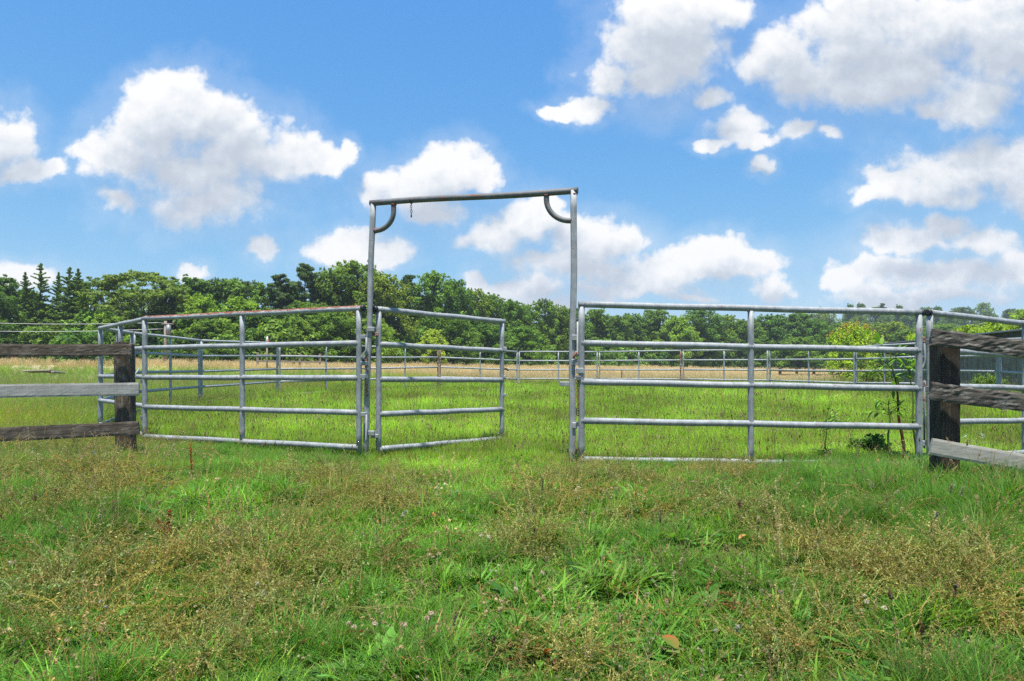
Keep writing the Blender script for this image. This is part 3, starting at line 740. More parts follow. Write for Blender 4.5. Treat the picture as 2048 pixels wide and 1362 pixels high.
for s in range(5):
    # wiry, sprawling seed-laden weed
    rng = np.random.default_rng(200 + s); vb = VB()
    for i in range(26):
        a = rng.uniform(0, 2 * PI); L = rng.uniform(.16, .44); rise = rng.uniform(.15, .95); p = [np.array([0, 0, 0.])]; n = 9; d = np.array([math.cos(a), math.sin(a), rise * 1.3])
        red = rng.random(); sc = np.array([.38, .38, .13]) * (1 - .32 * red) + np.array([.25, .095, .05]) * .32 * red; sc = sc * rng.uniform(.7, 1.15)
        for k in range(n):
            d = d + rng.normal(0, .22, 3) + np.array([0, 0, -.16]); d /= np.linalg.norm(d); q = p[-1] + d * L / n; q[2] = max(q[2], .012); p.append(q)
        ribbon(vb, p, .0038, sc)
        brs = [np.array(p)]
        for j in range(4):
            k = rng.integers(2, n - 1); b = [p[k]]; d2 = np.array(p[k + 1]) - p[k]; d2 = d2 / np.linalg.norm(d2) + rng.normal(0, .8, 3); l2 = L * rng.uniform(.2, .45)
            for kk in range(4):
                d2 = d2 + rng.normal(0, .2, 3); d2 /= np.linalg.norm(d2); q = b[-1] + d2 * l2 / 4; q[2] = max(q[2], .012); b.append(q)
            ribbon(vb, b, .0026, sc); brs.append(np.array(b))
        for b in brs:
            m = max(6, int(len(b) * 4.2)); t = rng.uniform(.25 if len(b) > 6 else .05, 1, m) * (len(b) - 1)
            q = np.stack([np.interp(t, range(len(b)), b[:, j]) for j in range(3)], 1)
            sc2 = pal(rng, m, (.21, .26, .06), (.40, .38, .14), .14, (.30, .14, .06)); flecks(vb, rng, q + rng.normal(0, .0032, (m, 3)), rng.uniform(.0028, .0052, m), sc2, 1.0)
    blades(vb, rng, 5, .05, (.05, .1), (.003, .005), (.2, .8), (.2, 1), pal(rng, 5, LA, LB_)); proto('wiry', vb)

SRC = bpy.data.collections.new('plant_sources')      # holds the meshes the scatters draw on; never linked to the scene
def scatter(name, label, kinds_meshes, P, rot, scl, idx, tint):
    c = bpy.data.collections.new(name + '_sources'); base = {}
    n = 0
    for kind, meshes in kinds_meshes:
        base[kind] = (n, len(meshes))
        for me in meshes:
            o = bpy.data.objects.new('%s_%03d' % (name, n), me); c.objects.link(o); n += 1
    ii = np.array([base[k][0] for k in idx], dtype=np.int32); nn = np.array([base[k][1] for k in idx]); ii = ii + (np.random.default_rng(len(P)).random(len(P)) * nn).astype(np.int32)
    me = bpy.data.meshes.new(name); me.vertices.add(len(P)); me.vertices.foreach_set('co', np.asarray(P, np.float32).ravel())
    for an, typ, key, arr in (('rot', 'FLOAT_VECTOR', 'vector', rot), ('scl', 'FLOAT', 'value', scl), ('pick', 'INT', 'value', ii), ('tint', 'FLOAT_COLOR', 'color', np.concatenate([tint, np.ones((len(P), 1))], 1))):
        a = me.attributes.new(an, typ, 'POINT'); a.data.foreach_set(key, np.ascontiguousarray(arr, dtype=np.int32 if typ == 'INT' else np.float32).ravel())
    o = bpy.data.objects.new(name, me); COL.objects.link(o)
    ng = bpy.data.node_groups.new(name + '_nodes', 'GeometryNodeTree')
    ng.interface.new_socket('Geometry', in_out='INPUT', socket_type='NodeSocketGeometry'); ng.interface.new_socket('Geometry', in_out='OUTPUT', socket_type='NodeSocketGeometry')
    gi = ng.nodes.new('NodeGroupInput'); go = ng.nodes.new('NodeGroupOutput'); ip = ng.nodes.new('GeometryNodeInstanceOnPoints')
    ci = ng.nodes.new('GeometryNodeCollectionInfo'); ci.inputs['Collection'].default_value = c; ci.inputs['Separate Children'].default_value = True; ci.inputs['Reset Children'].default_value = True
    def na(nm, dt):
        x = ng.nodes.new('GeometryNodeInputNamedAttribute'); x.data_type = dt; x.inputs['Name'].default_value = nm; return x.outputs['Attribute']
    e2r = ng.nodes.new('FunctionNodeEulerToRotation'); L = ng.links.new
    L(na('rot', 'FLOAT_VECTOR'), e2r.inputs[0]); L(gi.outputs[0], ip.inputs['Points']); L(ci.outputs[0], ip.inputs['Instance']); ip.inputs['Pick Instance'].default_value = True
    L(na('pick', 'INT'), ip.inputs['Instance Index']); L(e2r.outputs[0], ip.inputs['Rotation']); L(na('scl', 'FLOAT'), ip.inputs['Scale']); L(ip.outputs[0], go.inputs[0])
    md = o.modifiers.new('scatter', 'NODES'); md.node_group = ng
    return tag(o, label, None, None, 'stuff')

# ------------------------------------------------------------------ where the plants grow
rg = np.random.default_rng(7)
def sample(y0, y1, dens, umax=.95):
    pad = 2.2 if y0 < 14 else 0.0          # some metres beyond the frame's edges as well
    n = int(dens * (umax * (y1 * y1 - y0 * y0) + 2 * pad * (y1 - y0))); y = np.sqrt(rg.uniform(y0 * y0, y1 * y1, n)); x = rg.uniform(-1, 1, n) * (umax * y + pad)
    return x, y
def vnoise(x, y, f, seed=0):
    r = np.random.default_rng(seed); out = np.zeros_like(x); amp = 1
    for o in range(3):
        a = r.uniform(0, 2 * PI, 6); ph = r.uniform(0, 2 * PI, 6); k = f * (1.9 ** o) * r.uniform(.6, 1.4, 6)
        out += amp * sum(np.sin(k[i] * (x * np.cos(a[i]) + y * np.sin(a[i])) + ph[i]) for i in range(6)) / 2.4; amp *= .55
    return out / 1.6
def blob(px, py, lst, jx=0, jy=0):
    m = np.zeros_like(px)
    for cx, cy, rx, ry in lst: m = np.maximum(m, 1.15 - np.sqrt(((px - cx) / rx) ** 2 + ((py - cy) / ry) ** 2))
    return m
# patches of dry wiry weed on the ground in front of the gate, given as spots on the plane
WEED = [(120, 975, 220, 52), (300, 985, 110, 30), (40, 1030, 90, 40), (560, 985, 110, 36), (680, 1000, 150, 62), (800, 980, 60, 40), (470, 1100, 150, 50), (330, 1120, 170, 36), (620, 1140, 110, 60), (230, 1180, 120, 30),
        (80, 1240, 130, 50), (480, 1230, 150, 80), (640, 1250, 90, 90), (400, 1320, 150, 60), (1180, 985, 130, 55), (1130, 945, 120, 32), (1320, 990, 150, 40), (1440, 945, 130, 22), (1290, 1050, 120, 36), (1480, 1060, 100, 40),
        (1060, 1100, 110, 30), (1620, 1120, 130, 40), (1780, 1130, 150, 35), (1900, 1150, 140, 50), (2010, 1120, 60, 60), (1720, 1190, 110, 30), (1660, 1330, 180, 35), (1520, 1310, 110, 30), (1100, 1330, 140, 25), (640, 1340, 60, 50), (1960, 1240, 90, 40)]
LONG = [(1750, 1000, 170, 75), (1900, 1000, 170, 75), (2040, 960, 130, 100), (1700, 1060, 130, 40), (1900, 1090, 130, 30), (1600, 955, 120, 25), (240, 905, 320, 30), (60, 920, 160, 32), (560, 915, 240, 20), (1300, 925, 300, 10)]
DARKG = [(130, 1070, 150, 45), (240, 1050, 90, 40)]
CRAB = [(1150, 1230, 240, 110), (1380, 1180, 160, 90), (920, 1180, 120, 60), (880, 1300, 170, 70), (1450, 1240, 180, 70), (1650, 1230, 120, 40), (1200, 1140, 160, 50), (1900, 1320, 150, 60), (60, 1160, 140, 60)]
BRIGHT = [(440, 1020, 80, 60), (900, 960, 180, 60), (960, 1050, 160, 60), (830, 1100, 90, 50), (560, 940, 120, 20), (1000, 925, 160, 18)]
def projpx(x, y, z=0): return 1024 + F * x / y, HZ - F * (ground(x, y) + z - CH) / y
def gateline(x): return np.interp(x, [-9, -7.2, -5.3, -1.8, .7, 4.5, 8.4, 13], [30, 11.8, 9.7, 8.1, 7.4, 7.45, 9.7, 15])
pts = []     # x, y, kind, scale, tint
def emit(x, y, kind, scl, tint): pts.append((x, y, np.full(len(x), kind, dtype='U9'), scl, tint))
def tintv(n, base=(1, 1, 1), var=.18, warm=.1):
    b = np.array(base)[None] * (1 + rg.normal(0, var, (n, 1))); b = b * (1 + rg.normal(0, warm, (n, 1)) * np.array([[1, .1, -.6]]))
    return np.clip(b, .2, 2.2)
wp = []
for (y0, y1, dn) in ((1.25, 2.4, 2000), (2.4, 3.6, 1500), (3.6, 5.2, 1000), (5.2, 6.8, 720), (6.8, 10.2, 500)):
    x, y = sample(y0, y1, dn); cn = vnoise(x, y, 13, 77); ok = (y < gateline(x) + .05) & (rg.random(len(x)) < .78 + .55 * cn); x, y, cn = x[ok], y[ok], cn[ok]
    px, py = projpx(x, y); nz = vnoise(x, y, 5, 3) * .35 + rg.normal(0, .12, len(x))
    w = blob(px, py, WEED) + nz * .6; lg = blob(px, py, LONG) + nz * .7; cr = blob(px, py, CRAB) + nz; br = blob(px, py, BRIGHT) + nz; dk = blob(px, py, DARKG) + nz
    u = rg.random(len(x)); kind = np.full(len(x), 'lawn', dtype='U9')
    kind[(u < .05)] = 'clover'; kind[(u > .10) & (u < .22)] = 'crab'; kind[(u > .22) & (u < .28)] = 'thatch'; kind[(u > .28) & (u < .31)] = 'broad'
    kind[(cr > .15) & (u < .62)] = 'crab'; kind[(cr > .15) & (u > .62) & (u < .76)] = 'broad'
    kind[(w > .25) & (u > .80)] = 'thatch'
    kind[(lg > .2) & (u < .62)] = 'long'; kind[(dk > .2) & (u < .35)] = 'long'
    kind[(u > .955) & (u < .955 + .018 * (1 + 1.5 * (cr > .1)))] = 'tuft'; kind[(u > .9895)] = 'stem'; kind[(u > .986) & (u < .9895) & (lg < .3)] = 'flower'
    gw = (y > 5.7 + .5 * rg.normal(0, 1, len(x))) & (x > -1.7) & (x < .7) & (u < .55); kind[gw] = 'pen'; kind[(u > .9845) & (u < .986)] = 'plantain'
    low = (px < 420) & (py < 960); kind[low & (u > .93)] = 'stem'; kind[low & (u > .90) & (u < .93)] = 'flower'; kind[low & (u < .12)] = 'wild'
    t = tintv(len(x), (1, 1, 1)); t *= np.where(br > .2, 1.28, 1.0)[:, None]; t *= np.where(dk > .2, .8, 1.0)[:, None]
    t *= (1 + .16 * vnoise(x, y, 2.2, 9))[:, None]
    s = rg.uniform(.75, 1.2, len(x)) * np.interp(y, [1.2, 5.4, 6.2, 9], [.92, 1.08, .80, .75]); s *= 1 + .38 * cn; s = np.where(kind == 'tuft', s * .8, s); s = np.where(kind == 'long', s * (.52 + .22 * sstep(2.2, 3.2, x)), s); s = np.where(kind == 'pen', s * .62, s); s = np.where(kind == 'wild', s * .32, s); s = np.where(kind == 'stem', s * .72, s); s = np.where(kind == 'flower', s * .8, s)
    s = np.where((kind == 'crab') & (cr < .15), s * .75, s)
    pts.append((x, y, kind, s, t))
    # the weeds themselves
    md_ = vnoise(x, y, 3.4, 55); keep = (w > .22 + .25 * rg.random(len(x))) & (md_ > -.38 + .2 * rg.normal(0, 1, len(x))) & (rg.random(len(x)) < np.interp(y, [1.3, 3, 6], [.025, .037, .058]))
    wx, wy = x[keep], y[keep]; tt = tintv(len(wx), (1.0, 1.0, 1.0), .15, .09); wp.append((wx, wy, rg.uniform(.7, 1.5, len(wx)) * np.interp(wy, [1.5, 3, 5.4, 6.5], [.75, 1.08, 1.0, .6]), tt))
    st = (w < .2) & (rg.random(len(x)) < .0022); wx, wy = x[st], y[st]; wp.append((wx, wy, rg.uniform(.5, .8, len(wx)), tintv(len(wx))))
# inside the pen
for (y0, y1, dn, sc) in ((7.2, 9.5, 560, .80), (9.5, 14, 300, 1.1), (14, 21, 120, 1.6), (21, 33.5, 62, 2.1)):
    x, y = sample(y0, y1, dn); ok = (y >= gateline(x) + .02) & (x > -9.3) & (x < 13.6); x, y = x[ok], y[ok]
    u = rg.random(len(x)); kind = np.full(len(x), 'pen', dtype='U9'); s = rg.uniform(.75, 1.15, len(x)) * sc * (1 + .22 * vnoise(x, y, 2.6, 61))
    pl_ = u < .028 ; kind[pl_] = 'plantain'; s[pl_] = rg.uniform(.8, 1.15, pl_.sum()) * min(sc, 1.35)
    a = (u > .028) & (u < .085); kind[a] = 'stem'; s[a] = rg.uniform(.5, .8, a.sum()) * min(sc, 1.4)
    a = (u > .085) & (u < .10); kind[a] = 'flower'; s[a] *= .85
    a = (u > .10) & (u < .16); kind[a] = 'lawn'; s[a] *= 1.2
    a = (u > .16) & (u < .20); kind[a] = 'clover'; a = (u > .20) & (u < .225); kind[a] = 'thatch'
    vn = vnoise(x, y, .8, 21); t = tintv(len(x), (1, 1, 1), .16, .10) * (1 + .24 * vn + .14 * vnoise(x, y, 2.6, 61))[:, None]
    ol = (vnoise(x, y, .55, 33) > .35) & (y > 13); t[ol] *= np.array([.80, .78, .75])
    t[kind == 'lawn'] *= 1.5
    pts.append((x, y, kind, s, t))
# long unmown grass outside the pen: left, right, and just beyond the far panels
for (y0, y1, dn, sc) in ((7.2, 12, 130, .42), (12, 20, 50, .62), (20, 34, 24, .85), (34, 50, 9, .95)):
    x, y = sample(y0, y1, dn); out = ((x < -7.2) & (y > gateline(x) - 3)) | (x > 13.4) | ((x < -5) & (y < gateline(x)) & (y > 8)) | (y > 31.5 + 1.2 * np.sin(x)) ; lim = np.interp(x / y, [-.9, -.3, -.1, .05, .9], [49, 49, 44, 37, 34.5]) + 1.5 * np.sin(x * .8)
    ok = out & (y < lim + rg.normal(0, 1.5, len(y))); x, y = x[ok], y[ok]
    u = rg.random(len(x)); t = tintv(len(x), (1, 1, 1), .16, .12) * (1 + .22 * vnoise(x, y, .5, 5))[:, None]; dry = vnoise(x, y, .35, 44) > .6; t[dry] *= np.array([1.15, .95, .9]); t *= np.array([1.0, 1.12, 1.0])
    kind = np.full(len(x), 'wild', dtype='U9'); kind[u < .12] = 'pen'
    pts.append((x, y, kind, rg.uniform(.7, 1.15, len(x)) * sc * np.where(kind == 'pen', 1.8, 1), t))
# ragged tufts left standing round the feet of the panels
foot = [ring[i] for i in range(len(ring))]
for i in range(len(foot) - 1):
    a, b = np.array(foot[i]), np.array(foot[i + 1]); L = np.linalg.norm(b[:2] - a[:2]); n = int(L * 15); t = rg.random(n)
    x = a[0] + (b[0] - a[0]) * t + rg.normal(0, .16, n); y = a[1] + (b[1] - a[1]) * t + rg.normal(0, .2, n)
    emit(x, y, 'wild', rg.uniform(.45, .85, n), tintv(n, (.95, 1.0, .95), .18, .12))
def pts_scatter(name, label, kinds, pts):
    x = np.concatenate([p[0] for p in pts]); y = np.concatenate([p[1] for p in pts]); k = np.concatenate([p[2] for p in pts]); s = np.concatenate([p[3] for p in pts]); t = np.concatenate([p[4] for p in pts])
    P = np.stack([x, y, ground(x, y)], 1); n = len(x)
    rot = np.stack([rg.normal(0, .10, n), rg.normal(0, .10, n), rg.uniform(0, 2 * PI, n)], 1)
    scatter(name, label, [(kk, protos[kk]) for kk in kinds], P, rot, s, k, t)
    print(name, n)
pts_scatter('grass', 'rough green grass, clover and seed heads covering the pen and the foreground', ['lawn', 'crab', 'long', 'tuft', 'pen', 'wild', 'clover', 'flower', 'plantain', 'stem', 'thatch', 'broad'], pts)
W_ = [(a, b, np.full(len(a), 'wiry', dtype='U9'), c, d) for a, b, c, d in wp]
pts_scatter('dry_weeds', 'sprawling wiry brown seeding weeds tangled over the foreground grass', ['wiry'], W_)
hp = []
for (y0, y1, dn, sc) in ((33, 45, 13, .85), (45, 70, 6, 1.0), (70, 105, 2.4, 1.25), (105, 150, 1.1, 1.6)):
    x, y = sample(y0, y1, dn, .98); lim = np.interp(x / y, [-.9, -.5, -.3, -.1, .05, .9], [53, 52, 49, 43, 35.5, 33.5]) + 1.5 * np.sin(x * .8); edge = np.interp(x / y, [-.9, -.5, -.3, -.1, 0, .1, .3, .8], [58, 60, 64, 78, 92, 106, 124, 140])
    ok = (y > lim + rg.normal(0, 1.2, len(y))) & (y < edge + 3); x, y = x[ok], y[ok]; hp.append((x, y, np.full(len(x), 'hay', dtype='U9'), rg.uniform(.75, 1.15, len(x)) * sc * .8, tintv(len(x), (1, 1, 1), .10, .06) * (1 + .1 * vnoise(x, y, .25, 2))[:, None]))
for h_ in hp:
    k_ = (rg.random(len(h_[0])) < np.interp(h_[1], [34, 52, 62], [.30, .16, .03])) & (vnoise(h_[0], h_[1], .3, 12) > -.3); h_[2][k_] = 'wild'; h_[3][k_] *= 1.15
pts_scatter('hay', 'straw coloured hay grass standing in the field beyond the pen', ['hay', 'wild'], hp)

# ------------------------------------------------------------------ trees
def limb(mb, a, b, r0, r1, rng, n=6, wob=.06):
    a = Vector(a); b = Vector(b); L = (b - a).length
    pts = [a.lerp(b, i / n) + (Vector(rng.normal(0, wob * L / n, 3)) if 0 < i < n else Vector()) for i in range(n + 1)]
    mb.tube(pts, [r0 + (r1 - r0) * i / n for i in range(n + 1)], 7, False)
def clump_leaves(vb, rng, c, rc, n, size, ca, cb, flat=.72, elong=1.25, hollow=.45):
    d = rng.normal(0, 1, (n, 3)); d /= np.linalg.norm(d, axis=1, keepdims=True)
    r = rc * (hollow + (1 - hollow) * rng.random((n, 1)) ** .6) * (1 + .16 * np.sin(7 * d[:, :1] + c[0] * 5) * np.sin(6 * d[:, 1:2] + c[1] * 3))
    P = np.array(c) + d * r * np.array([1, 1, flat]); nn = d + np.array([0, 0, .55])
    col = pal(rng, n, ca, cb, 0, jit=.16) * rng.uniform(.85, 1.15) * np.array([2.15, 2.05, 1.55])
    flecks(vb, rng, P, size * rng.uniform(.7, 1.3, n), col, elong, nn)
def broadleaf(seed, H=12., R=4.4, base=.06, ncl=85, nl=150, size=.17, ca=(.035, .075, .012), cb=(.085, .15, .026), prof=None, rc=(.17, .30), flat=.72, lim=12, sparse=0.):
    rng = np.random.default_rng(seed); vb = VB(); mb = MB(); cs = []
    prof = prof or (lambda h: (math.sin(PI * (.16 + .80 * h)) ** .75))
    ga = rng.uniform(0, 6)
    for i in range(ncl):
        h = base + (1 - base) * ((i + rng.random()) / ncl) ** .92; a = i * 2.39996 + ga + rng.normal(0, .35)
        rr = R * prof(h) * (.62 + .38 * rng.random() if rng.random() < .8 else .35 * rng.random()) * (1 + .14 * math.sin(3 * a + seed) + .1 * math.sin(5 * h * PI + a))
        r_ = R * rng.uniform(*rc) * (1.0 - .25 * h); c = (rr * math.cos(a), rr * math.sin(a), min(h * H, H - r_ * flat * .9)); cs.append((c, r_))
        clump_leaves(vb, rng, c, r_, int(nl * (r_ / (R * .24)) ** 1.6), size, ca, cb, flat)
        for j in range(2):           # sprigs that break the outline
            d = rng.normal(0, 1, 3); d[2] = abs(d[2]); d /= np.linalg.norm(d); e = np.array(c) + d * r_ * rng.uniform(.95, 1.25)
            clump_leaves(vb, rng, e, r_ * .30, int(nl * .10), size, ca, cb, .8)
    k = int(ncl * nl * .10); hh = rng.uniform(base, .9, k); aa = rng.uniform(0, 2 * PI, k); rr = R * .7 * np.sqrt(rng.random(k)) * np.array([prof(h) for h in hh])
    flecks(vb, rng, np.stack([rr * np.cos(aa), rr * np.sin(aa), hh * H], 1), size * 1.3, pal(rng, k, ca, ca), 1.2)
    limb(mb, (0, 0, -.5), (rng.normal(0, .25), rng.normal(0, .25), H * .86), R * .075, R * .012, rng, 9, .10)
    for c, r_ in [cs[i] for i in rng.choice(ncl, min(lim, ncl), False)]:
        limb(mb, (0, 0, max(.1 * H, c[2] - R * .55)), c, R * .026, R * .007, rng)
    return vb, mb
def cedar(seed, H=12., R=2.2, size=.12):
    rng = np.random.default_rng(seed); vb = VB(); mb = MB()
    ca, cb = (.036, .075, .016), (.095, .155, .030); limb(mb, (0, 0, -.4), (0, 0, H * .99), .17, .02, rng, 10, .05)
    n = 150
    for i in range(n):
        h = .05 + .95 * ((i + rng.random()) / n); a = i * 2.4 + rng.normal(0, .4)
        if h > .62 and rng.random() < .25: continue
        r = R * 1.15 * (1 - h) ** .75 * rng.uniform(.25, 1.2) + (.12 if h < .93 else .03); m = 5; tip = np.array([r * math.cos(a), r * math.sin(a), h * H + r * rng.uniform(.15, .55)])
        root = np.array([0, 0, h * H]); 
        if r > .5 and h < .9: limb(mb, root, tip * .9 + root * .1, .03, .008, rng, 3)
        for j in range(m):
            t = (j + .6) / m; c = root + (tip - root) * t
            clump_leaves(vb, rng, c, max(.10, .34 * (1 - h) ** .5 * (1.15 - .5 * t)), int(26 * (1.2 - h)) + 7, size * (1 - .35 * h), ca, cb, .65, 1.5, .1)
    for i in range(0, 46, 2):       # leader spire
        h = H * (.80 + .21 * i / 46); clump_leaves(vb, rng, (rng.normal(0, .07) * (1.05 - i / 46), rng.normal(0, .07) * (1.05 - i / 46), h), .13 * (1.15 - i / 46) + .03, 14, .075, ca, cb, 1.3, 1.6, .1)
    return vb, mb
def pine(seed, H=12., R=3.2, bare=.30):
    rng = np.random.default_rng(seed); vb = VB(); mb = MB(); ca, cb = (.022, .046, .016), (.055, .095, .030)
    limb(mb, (0, 0, -.4), (.2, 0, H * .97), .26, .05, rng, 10, .06)
    for i in range(34):
        h = bare + (1 - bare) * ((i + rng.random()) / 34); a = i * 2.4 + rng.normal(0, .5); r = R * (math.sin(PI * (.22 + .74 * (h - bare) / (1 - bare))) ** .8) * rng.uniform(.5, 1.1)
        tip = np.array([r * math.cos(a), r * math.sin(a), h * H + r * .12]); limb(mb, (0, 0, h * H - .1), tip, .06, .015, rng, 4)
        for j in range(6):
            c = tip * rng.uniform(.45, 1.0); c[2] = h * H + rng.normal(.1, .16); c[:2] += rng.normal(0, .28, 2)
            clump_leaves(vb, rng, c, rng.uniform(.32, .62), 80, .12, ca, cb, .42, 2.0, .1)
    return vb, mb
def spiky(seed, H=12., R=3.2):
    """upright tree whose top ends in feathery fans of long leaves"""
    rng = np.random.default_rng(seed); vb, mb = broadleaf(seed, H * .93, R, .05, 70, 120, .16, (.045, .095, .016), (.11, .19, .034), lambda h: math.sin(PI * (.2 + .68 * h)) ** .6)
    for i in range(60):
        a = rng.uniform(0, 2 * PI); r = R * .8 * math.sqrt(rng.random()); h = H * (.93 - .28 * (r / R) ** 2) - rng.uniform(0, 1.2); c = np.array([r * math.cos(a), r * math.sin(a), h])
        for j in range(9):
            d = np.array([math.cos(a), math.sin(a), 0]) * .3 + rng.normal(0, .55, 3); d[2] = abs(d[2]) + .75; d /= np.linalg.norm(d); L = rng.uniform(.5, .95); t = np.linspace(.15, 1, 9)[:, None]
            P = c + d * L * t + np.array([0, 0, -.28]) * t * t * L; flecks(vb, rng, P + rng.normal(0, .03, P.shape), .085, pal(rng, 9, (.05, .10, .018), (.12, .20, .035)), 1.7)
    return vb, mb
def airy(seed, H=10., R=5.2):
    """wide, flat-topped, loosely leaved tree"""
    rng = np.random.default_rng(seed); vb = VB(); mb = MB(); limb(mb, (0, 0, -.4), (0, 0, H * .42), .24, .15, rng, 5)
    for i in range(120):
        q = rng.random(); a = rng.uniform(0, 2 * PI); r = R * math.sqrt(rng.random()); top = H * (.97 - .30 * (r / R) ** 2.2); z = top - abs(rng.normal(0, .35)) if q < .55 else rng.uniform(.06, .8) * top
        c = np.array([r * math.cos(a), r * math.sin(a), z]); 
        if i < 30: limb(mb, (0, 0, H * rng.uniform(.2, .42)), c, .07, .012, rng, 7, .10)
        clump_leaves(vb, rng, c, rng.uniform(.5, .9), 95 if q < .55 else 170, .14, (.045, .085, .018), (.105, .155, .038), .34, 1.5, .1)
        for j in range(4): clump_leaves(vb, rng, c + rng.normal(0, .75, 3) * np.array([1, 1, .25]), .3, 26, .13, (.045, .085, .018), (.105, .16, .038), .5, 1.6, .1)
    return vb, mb
def shrub(seed, H=2.2, R=1.5, ca=(.035, .08, .014), cb=(.09, .16, .03), size=.10):
    return broadleaf(seed, H, R, .02, 34, 110, size, ca, cb, lambda h: math.sin(PI * (.36 + .55 * h)) ** .8, (.26, .42), .8, 4)
oakp = lambda h: math.sin(PI * (.20 + .74 * h)) ** .6
KINDS = {}
def kind(nm, vb_mb, H, R): KINDS[nm] = (vb_mb[0].mesh('crown_' + nm, M['leaf']), vb_mb[1].mesh('trunk_' + nm, M['bark']), H, R)
kind('oak', broadleaf(1, prof=oakp), 12, 4.4); kind('oak2', broadleaf(2, 12, 4.4, .04, 95, 140, .16, rc=(.15, .27)), 12, 4.4)
kind('oak3', broadleaf(3, 12, 4.4, .05, 110, 130, .16, (.040, .080, .013), (.10, .155, .026), oakp, (.14, .25)), 12, 4.4)
kind('tall', broadleaf(4, 12, 3.0, .05, 80, 150, .15, prof=lambda h: math.sin(PI * (.25 + .68 * h)) ** .6, rc=(.2, .34)), 12, 3.0)
kind('maple', broadleaf(5, 9, 3.6, .03, 85, 140, .14, (.06, .115, .018), (.13, .215, .035)), 9, 3.6)
kind('spiky', spiky(6), 12, 3.2); kind('spiky2', spiky(16), 12, 3.2); kind('cedar', cedar(7), 12, 2.2); kind('cedar2', cedar(17, 12, 2.5), 12, 2.5); kind('pine', pine(8), 12, 3.2); kind('pine2', pine(18, 12, 3.4, .12), 12, 3.4); kind('airy', airy(9), 10, 5.2)
SH = [shrub(31)[0].mesh('shrub_crown', M['leaf_i']), shrub(32, 2.0, 1.7)[0].mesh('shrub_crown', M['leaf_i']), shrub(33, 2.6, 1.4)[0].mesh('shrub_crown', M['leaf_i'])]
def grow(kd, px, ytop, wpx, Y, label, tint=(1, 1, 1), group='trees along the far side of the field', cat='tree', name=None, rz=None):
    cm, tm, H0, R0 = KINDS[kd]; x = xat(px, Y); g = gz(x, Y); h = zat(ytop, Y) - g; rnd = random.Random(int(px * 7 + Y))
    sx = wpx / 2 / F * Y / R0 * 1.08; sz = h / H0
    nm = name or {'cedar': 'cedar_tree', 'cedar2': 'cedar_tree', 'pine': 'pine_tree', 'pine2': 'pine_tree'}.get(kd, 'leafy_tree')
    t = thing(nm, label, cat, (x, Y, g), group, rnd.uniform(0, 6.28) if rz is None else rz); t.scale = (sx, sx, sz); t.rotation_euler[0] = rnd.uniform(-.05, .05); t.rotation_euler[1] = rnd.uniform(-.05, .05)
    for n_, me in (('crown', cm), ('trunk', tm)):
        o = bpy.data.objects.new(n_, me); COL.objects.link(o); o.parent = t; o.color = (*tint, 1) if n_ == 'crown' else (1, 1, 1, 1)
    return t
G1 = (1, 1, 1); LT = (1.15, 1.12, 1.0); DK = (.82, .88, .9); BL = (.92, 1.02, 1.1); YL = (1.2, 1.15, .9)
